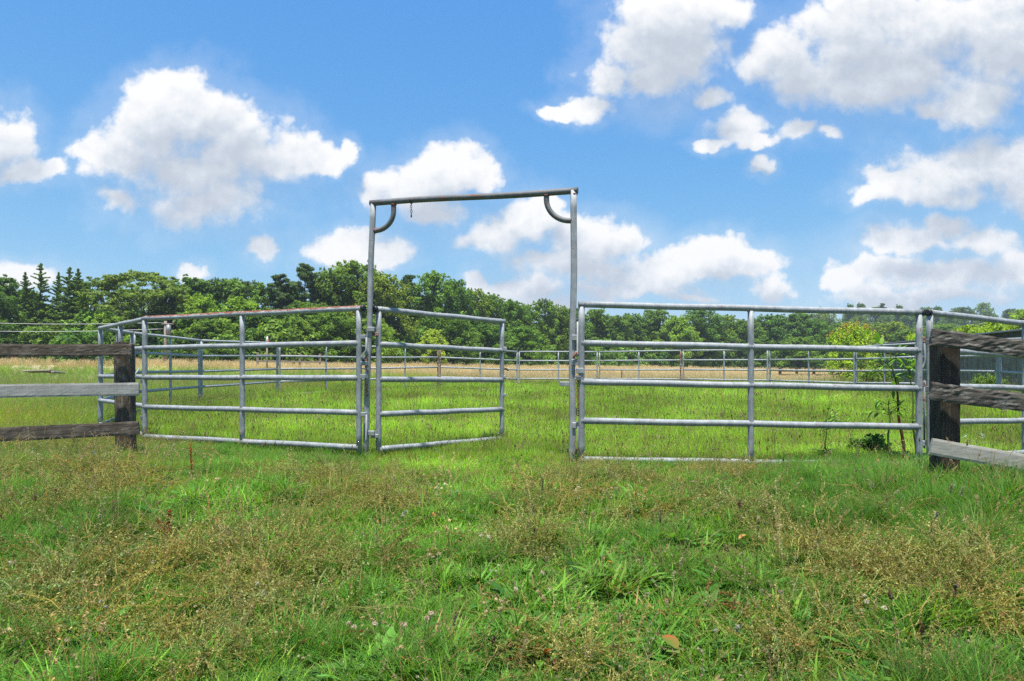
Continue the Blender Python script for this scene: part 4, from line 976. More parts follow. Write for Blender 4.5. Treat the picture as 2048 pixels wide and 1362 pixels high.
T = [
 ('oak', -25, 572, 130, 58, 'dark rounded tree at the far left edge of the photo', DK), ('tall', 14, 556, 80, 64, 'dark leafy tree with a pointed top behind the left edge tree', DK),
 ('cedar', 58, 546, 62, 61, 'pointed cedar nearest the left edge of the photo', G1), ('cedar2', 83, 528, 80, 62, 'ragged cedar with a crooked sparse tip, second from the left', LT), ('cedar', 113, 545, 64, 63, 'slim cedar squeezed between the two tallest cedars at left', G1),
 ('cedar2', 128, 534, 82, 61, 'tallest cedar with a dense dark spire at left', G1), ('cedar', 149, 538, 72, 62, 'cedar with a thin needle like spire right of the tallest cedar', G1), ('cedar2', 175, 566, 84, 60, 'shorter cedar at the right end of the cedar row', LT),
 ('maple', 215, 628, 80, 58, 'small light green tree filling the dip between cedars and airy tree', LT),
 ('airy', 280, 541, 180, 62, 'wide airy flat topped tree above the left corner of the pen', (1.1, 1.05, 1)), ('oak', 345, 572, 80, 64, 'narrow round tree touching the right side of the airy tree', LT),
 ('tall', 383, 556, 84, 70, 'dark upright tree behind a pale yellow green tree at left', DK), ('maple', 398, 592, 90, 61, 'pale yellow green tree above the rusty topped panel', YL),
 ('spiky', 440, 551, 84, 71, 'feathery topped tree, leftmost of the three feathery ones', G1), ('spiky2', 475, 551, 90, 72, 'feathery topped tree in the middle of the three', LT), ('spiky', 510, 556, 84, 70, 'feathery topped tree right beside the dark pines', G1),
 ('maple', 478, 598, 110, 62, 'light green bushy tree in front of the feathery topped trees', YL), ('oak2', 430, 640, 110, 59, 'low spreading tree just above the rusty rail, middle of the panel', G1),
 ('pine', 556, 553, 84, 70, 'dark irregular pine left of the taller pine', G1), ('pine', 606, 532, 84, 73, 'taller dark pine just left of the biggest oak', G1), ('oak2', 548, 618, 110, 63, 'darker tree below the dark pines', DK),
 ('oak3', 650, 541, 100, 74, 'big leafy tree on the left shoulder of the biggest oak', G1), ('oak', 700, 524, 150, 75, 'biggest oak with the highest crown, behind the frame left post', (1.2, 1.1, .95)), ('oak3', 762, 552, 120, 74, 'olive green oak sloping down right of the frame left post', (1.35, 1.15, .95)),
 ('oak2', 610, 606, 120, 66, 'bright tree at the foot of the pines and big oak', LT), ('oak', 668, 625, 120, 64, 'leafy tree in front of the biggest oak, left of the frame post', LT), ('maple', 735, 640, 120, 66, 'light leafed tree behind the hinge of the open gate', (1.1, 1.05, 1)),
 ('pine2', 815, 556, 96, 79, 'dark conifer in the gap behind the open gate', DK), ('oak2', 862, 546, 120, 80, 'bright green oak above the middle of the open gate', (1.15, 1.2, 1.1)), ('oak', 910, 561, 96, 83, 'green oak above the free end of the open gate', BL),
 ('maple', 862, 660, 60, 73, 'pale blossoming small tree behind the open gate', (1.9, 1.5, 1.5)), ('oak3', 905, 632, 100, 76, 'leafy tree low behind the free upright of the gate', BL),
 ('oak3', 950, 580, 84, 87, 'tree just right of the gate free end with a domed top', (1.15, 1.1, 1)), ('oak', 985, 590, 90, 91, 'dark domed tree right of the gate, second in the descending row', G1), ('oak2', 1020, 602, 84, 93, 'round tree in the gateway, third in the descending row', BL), ('oak', 1050, 610, 76, 96, 'round tree in the gateway, fourth in the descending row', LT),
 ('oak2', 975, 650, 110, 82, 'bushy low tree behind the gateway, left half', BL), ('maple', 1050, 655, 100, 86, 'bushy low tree behind the gateway, right half', (.75, .85, .9)),
 ('spiky', 1083, 592, 56, 98, 'slim tree with a sparse spire poking above its neighbours in the gateway', LT), ('oak3', 1112, 612, 72, 101, 'tree immediately left of the frame right post', G1), ('oak', 1148, 617, 80, 104, 'tree directly behind the frame right post', BL),
 ('tall', 1192, 618, 64, 112, 'slender pale tree just right of the frame right post', LT), ('oak', 1228, 632, 84, 114, 'low green tree next to the slender pale tree', G1), ('oak3', 1262, 629, 84, 118, 'round tree above the left third of the wide right panel', BL),
 ('oak2', 1312, 620, 100, 120, 'broad tree left of the panel middle upright', G1), ('maple', 1355, 634, 84, 116, 'pale round crown in the row behind the wide panel', LT), ('oak', 1402, 620, 104, 120, 'broad dark tree with a high dome behind the wide panel', (.85, .95, 1)),
 ('oak3', 1452, 632, 84, 124, 'olive tree left of the panel middle upright and right of the dark dome', LT), ('oak2', 1498, 640, 90, 122, 'tree exactly behind the middle upright of the wide panel', G1), ('oak', 1545, 630, 96, 126, 'round tree right of the panel middle upright', BL),
 ('tall', 1592, 627, 80, 128, 'tall narrow tree halfway between the upright and the young tree', G1), ('oak2', 1632, 640, 90, 124, 'green tree left of the yellow green young tree', BL), ('maple', 1600, 676, 110, 112, 'low pale tree at the field edge left of the young tree', (.8, .85, .85)), ('oak3', 1680, 646, 100, 128, 'dark tree behind the top of the young tree', (.85, .92, .95)),
 ('oak3', 1775, 646, 120, 116, 'broad olive tree with pale blossom right of the young tree', (1.35, 1.2, 1.2)), ('oak', 1822, 660, 96, 112, 'green tree left of the panel joint at right', G1), ('oak2', 1878, 650, 104, 130, 'tree above the lichen board near the panel joint', LT), ('oak', 1935, 652, 104, 128, 'tree in the middle above the lichen board', G1), ('oak3', 1995, 640, 104, 126, 'tree above the shed roof near the right edge', LT), ('maple', 2052, 622, 90, 90, 'bright tree cut off by the right edge of the photo', YL),
]
for kd, px, yt, w, Y, lab, tint in T: grow(kd, px, yt, w, Y, lab, tint)
# lone yellow-green young tree with reddish new growth, just beyond the pen
vb, mb = broadleaf(61, 3.6, 1.5, .03, 78, 70, .055, (.10, .155, .020), (.22, .29, .035), lambda h: math.sin(PI * (.30 + .64 * h)) ** .75, (.17, .28), .8, 10)
rng = np.random.default_rng(61)
for i in range(46):
    a = rng.uniform(0, 2 * PI); r = 1.35 * math.sqrt(rng.random()); h = 3.55 - .95 * (r / 1.35) ** 2; 
    for j in range(6): clump_leaves(vb, rng, (r * math.cos(a), r * math.sin(a), h - .22 + .11 * j), .11 - .012 * j, 14, .045, (.12, .19, .025) if j < 4 else (.17, .16, .045), (.20, .28, .04) if j < 4 else (.22, .17, .06), 1.1, 1.3, .1)
kind('young', (vb, mb), 3.75, 1.5)
grow('young', 1703, 648, 104, 35, 'young yellow green tree with reddish tips standing beyond the far panels', (1.1, 1.15, 1), None)
vb, mb = shrub(62, 2.0, 1.2, (.12, .2, .02), (.25, .34, .04), .06); kind('sapling', (vb, mb), 2.0, 1.2)
grow('sapling', 1832, 668, 40, 33, 'small bright sapling beside the shed roof end, left of the panel joint', (1, 1, 1), None)
for px, yt, w, Y, lab in ((1930, 655, 110, 33, 'bright green bush showing over the lichen board left of the shed roof'), (2000, 646, 100, 34, 'bright green bush behind the shed roof at the right edge')): grow('sapling', px, yt, w, Y, lab, (.62, .66, .6), 'bright bushes behind the shed', 'bush', 'green_bush')
vb, mb = shrub(63, 1.1, 1.2, (.045, .09, .018), (.11, .17, .035), .05); kind('scrub', (vb, mb), 1.1, 1.2)
for px, yt, w, Y, lab in ((1768, 736, 110, 30, 'scrubby bush low beside the young tree'), (1815, 748, 60, 28, 'scrubby bush at the foot of the shed end wall'), (1975, 752, 60, 19.5, 'small weedy bush growing against the shed wall')): grow('scrub', px, yt, w, Y, lab, (1, 1, 1), 'scrubby bushes by the shed', 'bush', 'green_bush')
# the wood behind the front row: one mass of more trees, and its leafy skirt at the field edge
edge_u = [-1.1, -.8, -.5, -.3, -.1, 0, .1, .3, .55, .9, 1.2]; edge_y = [58, 58, 60, 64, 78, 92, 106, 122, 132, 135, 135]
def wood(name, label, meshes, rows, kinds_p):
    X, Yy, S, K, Tn = [], [], [], [], []
    for off, step, s0, s1, u0, u1 in rows:
        u = u0
        while u < u1:
            Y = float(np.interp(u, edge_u, edge_y)) + off + rg.normal(0, 1.2 if off < 12 else 4); X.append(u * Y); Yy.append(Y); S.append(rg.uniform(s0, s1)); K.append(rg.choice(kinds_p)); Tn.append(tintv(1, rg.choice([(1, 1, 1), (.8, .9, .95), (1.2, 1.12, 1)]), .12, .05)[0]); u += step * rg.uniform(.7, 1.3) / Y
    P = np.stack([X, Yy, ground(np.array(X), np.array(Yy)) - .1], 1); n = len(P)
    scatter(name, label, [(k, meshes[k]) for k in dict.fromkeys(kinds_p)], P, np.stack([np.zeros(n), np.zeros(n), rg.uniform(0, 6.28, n)], 1), np.array(S), K, np.array(Tn)); print(name, n)
def inst_copy(nm):
    me = KINDS[nm][0].copy(); me.materials[0] = M['leaf_i']; return me
WM = {k: [inst_copy(k)] for k in ('oak', 'oak2', 'oak3', 'tall', 'maple')}; WM['sh'] = SH
wood('undergrowth', 'leafy undergrowth along the foot of the trees', WM, [(-1.5, 2.1, .8, 1.5, -.95, .95), (1.5, 1.9, 1.2, 2.2, -.95, .95)], ['sh'])
wood('woodland', 'green woodland massed behind the front trees and up the hill at right', WM,
     [(9, 5.5, .62, .78, -.95, -.22), (7, 5.5, .62, .8, -.22, .95), (16, 7, .7, .85, -.22, .14), (16, 6, .72, .88, .14, .95), (26, 7, .72, .9, .1, .95), (45, 8, .8, 1.0, .2, .95), (70, 9, .8, 1.0, .25, .95), (100, 10, .9, 1.1, .3, .95), (135, 11, .9, 1.15, .3, .95), (170, 11, .95, 1.2, .3, .95)], ['oak', 'oak2', 'oak3', 'tall', 'maple'])
# scattered emergent trees on the ridge line
for px, yt, w, lab in ((1697, 609, 22, 'leftmost small crown above the top rail at right'), (1722, 607, 24, 'second small crown above the top rail at right'), (1764, 608, 30, 'sparse crown above the middle of the top rail at right'), (1797, 611, 22, 'small crown above the top rail left of the joint'), (1875, 613, 22, 'crown peeking over the rail just right of the joint'), (2014, 621, 24, 'dark tree on the ridge near the right edge')):
    grow('pine' if px in (1764, 2014) else 'tall', px, yt, w, 250, lab, DK, 'trees on the far ridge')

# ------------------------------------------------------------------ single weeds among the grass
def lay(vb, name, label, cat, x, y, group=None, rz=0, part='leaves'):
    t = thing(name, label, cat, (x, y, gz(x, y)), group, rz)
    return t
def attach(vb, name, t, mat='weed'):
    o = bpy.data.objects.new(name, vb.mesh(name, M[mat])); COL.objects.link(o); o.parent = t; return o
def wpos(px, py):
    """point on the ground seen at this pixel"""
    Y = 2.0
    for _ in range(60):
        Y = .5 * Y + .5 * min(60, F * (CH - gz(xat(px, Y), Y)) / max(20, py - HZ))
    return xat(px, Y), Y
# tall pokeweed-like plant behind the right panel
def tall_weed(name, label, px, ybase_Y, ptop, lean_px, seed, h_red, big=1.0):
    rng = np.random.default_rng(seed); Y = ybase_Y; x = xat(px, Y); t = thing(name, label, 'weed', (x, Y, gz(x, Y)), 'tall weeds behind the right panel'); zt = zat(ptop, Y) - gz(x, Y); lx = lean_px / F * Y
    vb = VB(); vl = VB(); n = 12; p = np.array([(lx * (i / n) ** 1.3 + .012 * math.sin(i), .05 * i / n, zt * i / n) for i in range(n + 1)])
    for i in range(n):
        c = np.array([.20, .055, .045]) if i / n < h_red else np.array([.14, .20, .05]); mbx = MB().tube([p[i], p[i + 1]], [.017 * (1 - .7 * i / n) * big, .017 * (1 - .7 * (i + 1) / n) * big], 7, False); vb.put(mbx.v, c, mbx.f)
    for i in range(3, n + 1):
        for j in range(2 if i < 9 else 5):
            if i < 9 and rng.random() < .72: continue
            a = rng.uniform(0, 2 * PI); d = np.array([math.cos(a), math.sin(a) * .7, rng.uniform(.1, .9)])
            if i > 7 and rng.random() < .5:
                L = rng.uniform(.12, .28); q = p[i] + d / np.linalg.norm(d) * L; ribbon(vb, [p[i], (p[i] + q) / 2 + [0, 0, .01], q], .007, (.14, .19, .05))
                for k in range(5): leaf(vl, p[i] + (q - p[i]) * rng.uniform(.4, 1), d + rng.normal(0, .6, 3), rng.uniform(.08, .15) * big, rng.uniform(.030, .055) * big, pal(rng, 1, (.12, .27, .03), (.24, .42, .06))[0], .8)
            else: leaf(vl, p[i], d, rng.uniform(.10, .20) * big, rng.uniform(.035, .065) * big, pal(rng, 1, (.11, .25, .03), (.22, .40, .06))[0], .9)
    for j in range(5):
        a = rng.uniform(0, 2 * PI); leaf(vl, (0, 0, .06), (math.cos(a), math.sin(a), .8), rng.uniform(.18, .28), rng.uniform(.07, .10), pal(rng, 1, (.05, .14, .02), (.09, .2, .035))[0], .9)
    attach(vb, 'stem', t); attach(vl, 'leaves', t)
tall_weed('tall_weed', 'tall weed with a thick red stem behind the right end of the wide panel', 1808, 7.85, 702, -22, 5, .72, 1.15)
tall_weed('tall_weed', 'thinner leafy green weed rising beside the red stemmed one', 1832, 7.75, 724, -8, 6, .25, .9)
tall_weed('tall_weed', 'leafy green weed at the foot of the red stemmed one', 1778, 7.8, 800, 6, 12, .15, .9)
tall_weed('tall_weed', 'knee high branching green weed behind the wide panel near the middle upright', 1652, 7.9, 842, 4, 9, .2, .6)
# dark leafy bush and white flowers near the same post
vb, mb = shrub(71, .5, .42, (.018, .05, .010), (.04, .085, .018), .035); KINDS['dark'] = (vb.mesh('crown_dark', M['leaf']), mb.mesh('trunk_dark', M['bark']), .5, .42)
grow('dark', 1742, 872, 66, 8.1, 'low dark green bush at the foot of the wide panel right end', (1.7, 1.7, 1.4), None, 'bush', 'green_bush')
def dock(label, px, py, hpx, seed, nst=1, lean=.1, colr=(.30, .085, .03), leaves=4):
    rng = np.random.default_rng(seed); x, y = wpos(px, py); t = thing('dock_stalk', label, 'weed', (x, y, gz(x, y)), 'rust red dock stalks in the foreground'); h = hpx / F * y; vb = VB(); vl = VB()
    for i in range(nst):
        a = rng.uniform(0, 2 * PI); p = np.array([(lean * h * t_ ** 1.5 * math.cos(a) * (1 + i), lean * h * t_ ** 1.5 * math.sin(a) * (1 + i), h * (1 - .2 * i) * t_) for t_ in np.linspace(0, 1, 8)]); ribbon(vb, p, .006, (.22, .09, .045))
        k = 170; tt = rng.uniform(1.8, 7, k); q = np.stack([np.interp(tt, range(8), p[:, j]) for j in range(3)], 1); flecks(vb, rng, q + rng.normal(0, .0065, (k, 3)), .0075, pal(rng, k, colr, tuple(c * 1.6 for c in colr)), 1.0)
    for i in range(leaves):
        a = rng.uniform(0, 2 * PI); leaf(vl, (0, 0, .01), (math.cos(a), math.sin(a), 1.1), rng.uniform(.07, .13), rng.uniform(.018, .03), pal(rng, 1, (.10, .15, .025), (.26, .16, .04))[0], .9)
    attach(vb, 'seed_stalk', t)
    if leaves: attach(vl, 'leaves', t)
dock('orange brown dock stalk standing before the left panel', 384, 965, 78, 1, 1, .05, (.34, .10, .03)); dock('rust red dock stalk leaning above the brown weeds at left', 336, 1092, 72, 2, 2, .14, (.24, .06, .03), 2)
dock('pale rust dock stalk inside the pen behind the wide panel', 1443, 835, 48, 3, 1, .04, (.36, .20, .06), 2)
def red_dock(label, px, py, seed, n=8, L=(.14, .30)):
    """flattened dock plant: radiating reddish seed stalks and a few long leaves"""
    rng = np.random.default_rng(seed); x, y = wpos(px, py); t = thing('dock_plant', label, 'weed', (x, y, gz(x, y)), 'sprawling dock plants in the foreground'); vl = VB()
    for i in range(n):
        vb = VB(); a = i * 2 * PI / n + rng.normal(0, .3); l = rng.uniform(*L); p = [np.array([0, 0, .02])]; d = np.array([math.cos(a), math.sin(a), .75])
        for k in range(10):
            d = d + np.array([-math.sin(a) * .10 * math.sin(seed + i), math.cos(a) * .10 * math.sin(seed + i), -.11]); d /= np.linalg.norm(d); p.append(p[-1] + d * l / 10)
        p = np.array(p); p[:, 2] = np.maximum(p[:, 2], .03); ribbon(vb, p, .005, (.26, .10, .05)); k = 150; tt = rng.uniform(2.5, 10, k); q = np.stack([np.interp(tt, range(11), p[:, j]) for j in range(3)], 1)
        flecks(vb, rng, q + rng.normal(0, .0042, (k, 3)), .0055, pal(rng, k, (.26, .085, .035), (.30, .19, .08)), 1.0); attach(vb, 'seed_stalk', t)
    for i in range(9):
        a = rng.uniform(0, 2 * PI); leaf(vl, (rng.normal(0, .02), rng.normal(0, .02), .02), (math.cos(a), math.sin(a), rng.uniform(.7, 1.8)), rng.uniform(.07, .12), rng.uniform(.022, .036), pal(rng, 1, (.06, .15, .025), (.12, .22, .04))[0] if i else np.array([.45, .13, .02]), .8)
    attach(vl, 'leaves', t)
red_dock('flattened dock plant with red seed stalks spreading right of centre', 1410, 1225, 4, 9, (.16, .34)); red_dock('sprawling dock plant with reddish stalks at the bottom centre', 1080, 1330, 6, 7, (.12, .24)); red_dock('dock plant with curling red stalks at lower left of centre', 640, 1290, 8, 5, (.14, .26))
def fallen(label, px, py, seed, L, W, c1, c2=None, up=.6, az=1.2, tp=None):
    rng = np.random.default_rng(seed); x, y = wpos(px, py); t = thing('dock_leaf', label, 'leaf', (x, y, gz(x, y)), 'coloured dock leaves in the grass'); vb = VB(); ribbon(vb, [(0, 0, 0), (.004, 0, .05), (0, 0, .09)], .004, (.16, .16, .04)); leaf(vb, (0, 0, .085), (math.cos(az), math.sin(az), up), L, W, c1, .7, 9, (0, 0, 1), .25, tp, seed)
    if c2: leaf(vb, (.012, -.006, .075), (math.cos(az + .9), math.sin(az + .9), up * .7), L * .6, W * .7, c2, .9, 6)
    attach(vb, 'blade', t)
fallen('upright leaf half orange and half green right of centre', 1226, 1158, 1, .075, .028, (.11, .24, .03), (.62, .22, .02), 1.6, 2.2, (.16, .26, .03)); fallen('large round leaf turning red at the bottom right of centre', 1352, 1345, 2, .085, .055, (.10, .17, .025), (.13, .25, .03), .7, 1.9, (.36, .10, .03)); fallen('torn leaf with a red edge in the left weeds', 256, 1022, 3, .08, .035, (.45, .12, .03), None, 1.0, .4, (.30, .36, .10))
fallen('yellow green broad leaf in the middle of the foreground', 1012, 1042, 4, .075, .05, (.20, .30, .04), (.20, .30, .04), .8, .2, (.27, .30, .05)); fallen('orange leaf on the grass before the wide panel upright', 1571, 926, 5, .13, .06, (.42, .26, .06), None, .5, .1, (.60, .26, .05)); fallen('orange leaf on the branching weed behind the wide panel', 1655, 905, 6, .10, .05, (.45, .30, .06), None, .7, 3.0, (.62, .27, .05)); fallen('small orange leaf in the lower left weeds', 870, 1062, 7, .05, .02, (.5, .2, .04), None, 1.2, 2.0)
fallen('spotted orange leaf among the weeds right of centre', 1478, 1108, 8, .06, .032, (.42, .24, .06), None, .8, .5)
def flowers(px, py, Y, label, n, seed):
    rng = np.random.default_rng(seed); x = xat(px, Y); t = thing('white_flowers', label, 'flower', (x, Y, gz(x, Y))); vb = VB(); vs = VB()
    for i in range(n):
        a = rng.uniform(0, 2 * PI); h = zat(py, Y) - gz(x, Y) + rng.normal(0, .05); e = np.array([rng.normal(0, .12), rng.normal(0, .08), h]); ribbon(vs, [(e[0] * .3, e[1] * .3, 0), e * np.array([.7, .7, .5]), e], .004, (.10, .18, .04))
        flecks(vb, rng, e + rng.normal(0, .014, (16, 3)), .007, (.66, .62, .60), 1.0)
    attach(vs, 'stems', t); attach(vb, 'petals', t)
flowers(1935, 872, 7.1, 'white flower clusters between the black post and the right panel', 5, 4)

# ------------------------------------------------------------------ the thin summer haze between here and the wood
hm_ = bpy.data.materials.new('summer_haze'); hm_.use_nodes = True; ht = hm_.node_tree; ht.nodes.clear()
pv = N(ht, 'ShaderNodeVolumePrincipled', i_Density=.00045, i_Anisotropy=.2); pv.inputs['Color'].default_value = (.80, .88, 1, 1)
ho = N(ht, 'ShaderNodeOutputMaterial'); ht.links.new(pv.outputs[0], ho.inputs['Volume'])
hb = MB(); hb.add([(x, y, z) for z in (-8, 48) for x, y in ((-720, -60), (720, -60), (720, 720), (-720, 720))], [(3, 2, 1, 0), (4, 5, 6, 7), (0, 1, 5, 4), (1, 2, 6, 5), (2, 3, 7, 6), (3, 0, 4, 7)], False)
tag(hb.build('haze', hm_), 'thin pale summer haze over the fields and wood', None, None, 'stuff')
# ------------------------------------------------------------------ sky, sun, camera
SUN = Vector((-.02, -.24, 1)).normalized()
el = math.asin(SUN.z); az = math.atan2(SUN.x, SUN.y)
world = bpy.data.worlds.new('World'); scene.world = world; world.use_nodes = True
nt = world.node_tree; nt.nodes.clear(); lk = nt.links
sky = N(nt, 'ShaderNodeTexSky', sky_type='NISHITA'); sky.sun_disc = False; sky.sun_elevation = el; sky.sun_rotation = az; sky.air_density = 1.0; sky.dust_density = .25; sky.ozone_density = 3.0
tc = N(nt, 'ShaderNodeTexCoord'); sx = N(nt, 'ShaderNodeSeparateXYZ'); lk.new(tc.outputs['Generated'], sx.inputs[0])
den = mth(nt, 'MAXIMUM', mth(nt, 'ABSOLUTE', sx.outputs[1]), .08)
uu = mth(nt, 'DIVIDE', sx.outputs[0], den); vv = mth(nt, 'DIVIDE', sx.outputs[2], den)
cv = N(nt, 'ShaderNodeCombineXYZ'); lk.new(uu, cv.inputs[0]); lk.new(vv, cv.inputs[1]); puv = cv.outputs[0]
def vm(op, a, b=None, c=None):
    m = nt.nodes.new('ShaderNodeVectorMath'); m.operation = op
    for i, v in enumerate((a, b, c)):
        if v is None: continue
        if hasattr(v, 'links'): lk.new(v, m.inputs[i])
        else: m.inputs[i].default_value = v
    return m
CL = [(385, 225, 105, 72), (300, 265, 95, 72), (480, 290, 105, 70), (250, 320, 85, 50), (560, 315, 85, 50), (640, 322, 62, 30), (692, 300, 22, 28), (320, 220, 85, 62), (455, 232, 85, 58), (75, 345, 55, 26), (390, 345, 185, 82), (430, 400, 150, 52), (190, 302, 48, 18), (230, 395, 50, 30),
      (-20, 280, 85, 75), (40, 335, 60, 32), (112, 338, 26, 26), (880, 345, 88, 50), (825, 380, 100, 55), (960, 352, 50, 35), (860, 430, 75, 34), (740, 385, 32, 48), (690, 500, 85, 38), (765, 512, 58, 34), (40, 548, 85, 28), (515, 505, 40, 24), (385, 540, 24, 20),
      (1060, 440, 85, 48), (985, 485, 78, 36), (1155, 475, 95, 50), (1225, 495, 48, 40), (1120, 525, 130, 34), (1210, 548, 110, 28), (1095, 402, 34, 20), (948, 568, 24, 26), (1000, 578, 60, 24), (1070, 575, 70, 24),
      (1430, 497, 70, 34), (1385, 515, 70, 24), (1505, 532, 62, 28), (1440, 540, 110, 24), (1290, 562, 110, 24), (1545, 576, 52, 24), (1370, 600, 70, 12), (1100, 602, 90, 18), (1260, 585, 150, 20), (1180, 510, 70, 40), (1010, 455, 60, 30), (1330, 545, 70, 26),
      (1335, 25, 120, 60), (1350, 80, 110, 80), (1270, 85, 80, 62), (1225, 150, 62, 52), (1310, 140, 85, 55), (1180, 212, 58, 28), (1112, 222, 38, 15), (1390, 110, 70, 70), (1420, 190, 44, 24), (1440, 20, 40, 50),
      (1465, 250, 56, 32), (1422, 280, 42, 14), (1505, 282, 38, 14), (1605, 272, 58, 17), (1660, 275, 32, 14), (1526, 336, 22, 20),
      (1565, 110, 80, 78), (1625, 160, 100, 75), (1720, 70, 150, 90), (1760, 135, 200, 110), (1860, 50, 150, 70), (2010, 100, 110, 130), (1940, 200, 120, 52), (1850, 215, 60, 28), (1720, 190, 110, 40), (1510, 120, 40, 55),
      (1960, 315, 115, 60), (1880, 345, 100, 44), (2050, 350, 90, 80), (1790, 362, 70, 30), (1860, 385, 130, 36), (1740, 396, 42, 22), (1885, 455, 75, 30), (1830, 485, 95, 28), (1955, 485, 75, 36), (1800, 545, 130, 30), (1915, 555, 130, 38), (2025, 545, 80, 44), (1690, 565, 50, 25), (1850, 598, 210, 22)]
def warp(p, scale, detail, ax, ay, off):
    wn = N(nt, 'ShaderNodeTexNoise', i_Scale=scale, i_Detail=detail, i_Roughness=.6); lk.new(vm('ADD', p, (off, off * .7, 0)).outputs[0], wn.inputs['Vector'])
    return vm('MULTIPLY', vm('SUBTRACT', wn.outputs['Color'], (.5, .5, .5)).outputs[0], (ax, ay, 0)).outputs[0]
pw = vm('ADD', vm('ADD', puv, warp(puv, 6.5, 3, .085, .075, 0)).outputs[0], warp(puv, 30, 4, .030, .026, 3.1)).outputs[0]
def field(p):
    run = None
    for cx, cy, rx, ry in CL:
        a, b = F / (rx * 1.13), F / (ry * 1.13); u0, v0 = (cx - 1024) / F, (HZ - cy) / F
        q = vm('MULTIPLY_ADD', p, (a, b, 0), (-u0 * a, -v0 * b, 0)).outputs[0]
        l = vm('LENGTH', q).outputs['Value']
        run = l if run is None else mth(nt, 'SMOOTH_MIN', run, l, .42)
    return mth(nt, 'SUBTRACT', 1.0, run)
off = (-.012, .050, 0)
f1 = noise(nt, vm('ADD', puv, (3.73, 1.31, 0)).outputs[0], 13, 9, .60); f2 = noise(nt, vm('ADD', puv, (3.724, 1.326, 0)).outputs[0], 13, 6, .58)
b1 = field(pw); b2 = field(vm('ADD', pw, off).outputs[0])
puff = mth(nt, 'ABSOLUTE', mth(nt, 'MULTIPLY_ADD', noise(nt, puv, 20, 3, .5), 2.0, -1.0))      # rounded billows with creases between
d1 = mth(nt, 'MULTIPLY_ADD', mth(nt, 'SUBTRACT', f1, .5), 1.7, mth(nt, 'MULTIPLY_ADD', mth(nt, 'SUBTRACT', puff, .22), .7, mth(nt, 'MULTIPLY_ADD', b1, 1.35, .06)))
thick = N(nt, 'ShaderNodeMapRange'); thick.inputs[1].default_value = -.2; thick.inputs[2].default_value = .55; thick.inputs[3].default_value = .46; thick.inputs[4].default_value = .90; lk.new(b2, thick.inputs[0])
alpha = N(nt, 'ShaderNodeMapRange', interpolation_type='SMOOTHSTEP'); alpha.inputs[1].default_value = -.14; lk.new(thick.outputs[0], alpha.inputs[2]); lk.new(d1, alpha.inputs[0])
veil = N(nt, 'ShaderNodeMapRange', interpolation_type='SMOOTHSTEP'); veil.inputs[1].default_value = -1.1; veil.inputs[2].default_value = .3; veil.inputs[4].default_value = .17; lk.new(d1, veil.inputs[0])
hz_ = None                              # broad thin haze of cloud round the bigger groups
for cx, cy, rx, ry in ((1860, 520, 300, 130), (1800, 130, 360, 190), (1160, 500, 260, 100), (1450, 530, 200, 80), (1960, 340, 240, 110), (1320, 150, 190, 130), (400, 330, 300, 140)):
    a, b = F / rx, F / ry; l = vm('LENGTH', vm('MULTIPLY_ADD', pw, (a, b, 0), (-(cx - 1024) / F * a, -(HZ - cy) / F * b, 0)).outputs[0]).outputs['Value']
    hz_ = l if hz_ is None else mth(nt, 'SMOOTH_MIN', hz_, l, .3)
hm = N(nt, 'ShaderNodeMapRange', interpolation_type='SMOOTHSTEP'); hm.inputs[1].default_value = 1.05; hm.inputs[2].default_value = .25; hm.inputs[3].default_value = 0; hm.inputs[4].default_value = .62; lk.new(hz_, hm.inputs[0])
cover = mth(nt, 'MAXIMUM', mth(nt, 'MAXIMUM', alpha.outputs[0], veil.outputs[0]), mth(nt, 'MULTIPLY', hm.outputs[0], f1))
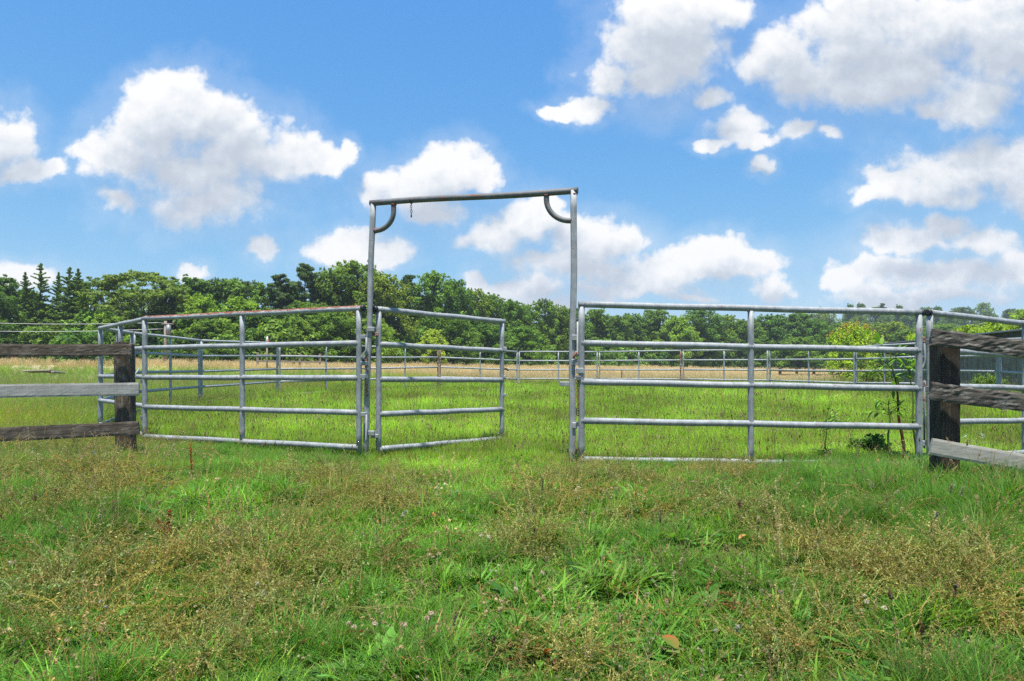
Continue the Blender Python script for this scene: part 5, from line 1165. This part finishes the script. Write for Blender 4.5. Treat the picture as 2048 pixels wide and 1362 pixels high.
# lit side: brighter where the cloud thins towards the sun, greyer under its thick parts
shade = mth(nt, 'MULTIPLY_ADD', mth(nt, 'ADD', mth(nt, 'SUBTRACT', f1, f2), mth(nt, 'MULTIPLY', mth(nt, 'SUBTRACT', puff, .25), .28)), .95, mth(nt, 'MULTIPLY_ADD', mth(nt, 'MINIMUM', mth(nt, 'MAXIMUM', b2, -.5), .75), -.56, .66))
cc = ramp(nt, [(.18, (.57, .63, .72)), (.40, (.68, .74, .82)), (.62, (.88, .91, .95)), (.84, (1.03, 1.03, 1.03))], shade)
SKYK = 10.2
cl = vm('SCALE', cc.outputs[0]); cl.inputs['Scale'].default_value = SKYK
horizon = N(nt, 'ShaderNodeMapRange'); horizon.inputs[1].default_value = 0; horizon.inputs[2].default_value = .03; lk.new(sx.outputs[2], horizon.inputs[0])
sr = N(nt, 'ShaderNodeSeparateColor'); lk.new(sky.outputs[0], sr.inputs[0]); sc_ = N(nt, 'ShaderNodeCombineColor')
for i_, (k_, e_) in enumerate(((.90, 1.10), (2.36, .63), (6.5, .19))): lk.new(mth(nt, 'MULTIPLY', mth(nt, 'POWER', sr.outputs[i_], e_), k_), sc_.inputs[i_])   # the camera's rendering of the blue
fin = mixc(nt, mth(nt, 'MULTIPLY', cover, horizon.outputs[0]), sc_.outputs[0], cl.outputs[0])
bg = N(nt, 'ShaderNodeBackground', i_Strength=.05); lk.new(fin, bg.inputs[0])
wo = N(nt, 'ShaderNodeOutputWorld'); lk.new(bg.outputs[0], wo.inputs[0])
world.cycles.sampling_method = 'NONE'
sl = bpy.data.lights.new('sun', 'SUN'); sl.energy = 4.6; sl.angle = math.radians(2.0); sl.color = (1, .96, .90)
so = bpy.data.objects.new('sun', sl); COL.objects.link(so); so.rotation_euler = SUN.to_track_quat('Z', 'Y').to_euler(); so.location = (0, 0, 30)
cam = bpy.data.cameras.new('camera'); cam.sensor_width = 36; cam.lens = F / 2048 * 36; cam.shift_y = (HZ - 681) / 2048; cam.clip_end = 4000; cam.clip_start = .05
co = bpy.data.objects.new('camera', cam); COL.objects.link(co); co.location = (0, 0, CH); co.rotation_euler = (PI / 2, 0, 0); scene.camera = co
scene.view_settings.view_transform = 'Standard'; scene.view_settings.look = 'None'; scene.view_settings.exposure = .95; scene.view_settings.gamma = 1
scene.render.engine = 'CYCLES'; scene.cycles.max_bounces = 8; scene.cycles.diffuse_bounces = 5; scene.cycles.transmission_bounces = 5; scene.cycles.glossy_bounces = 2
scene.cycles.use_denoising = False; scene.cycles.use_adaptive_sampling = True; scene.cycles.adaptive_threshold = .01; scene.cycles.sample_clamp_indirect = 6
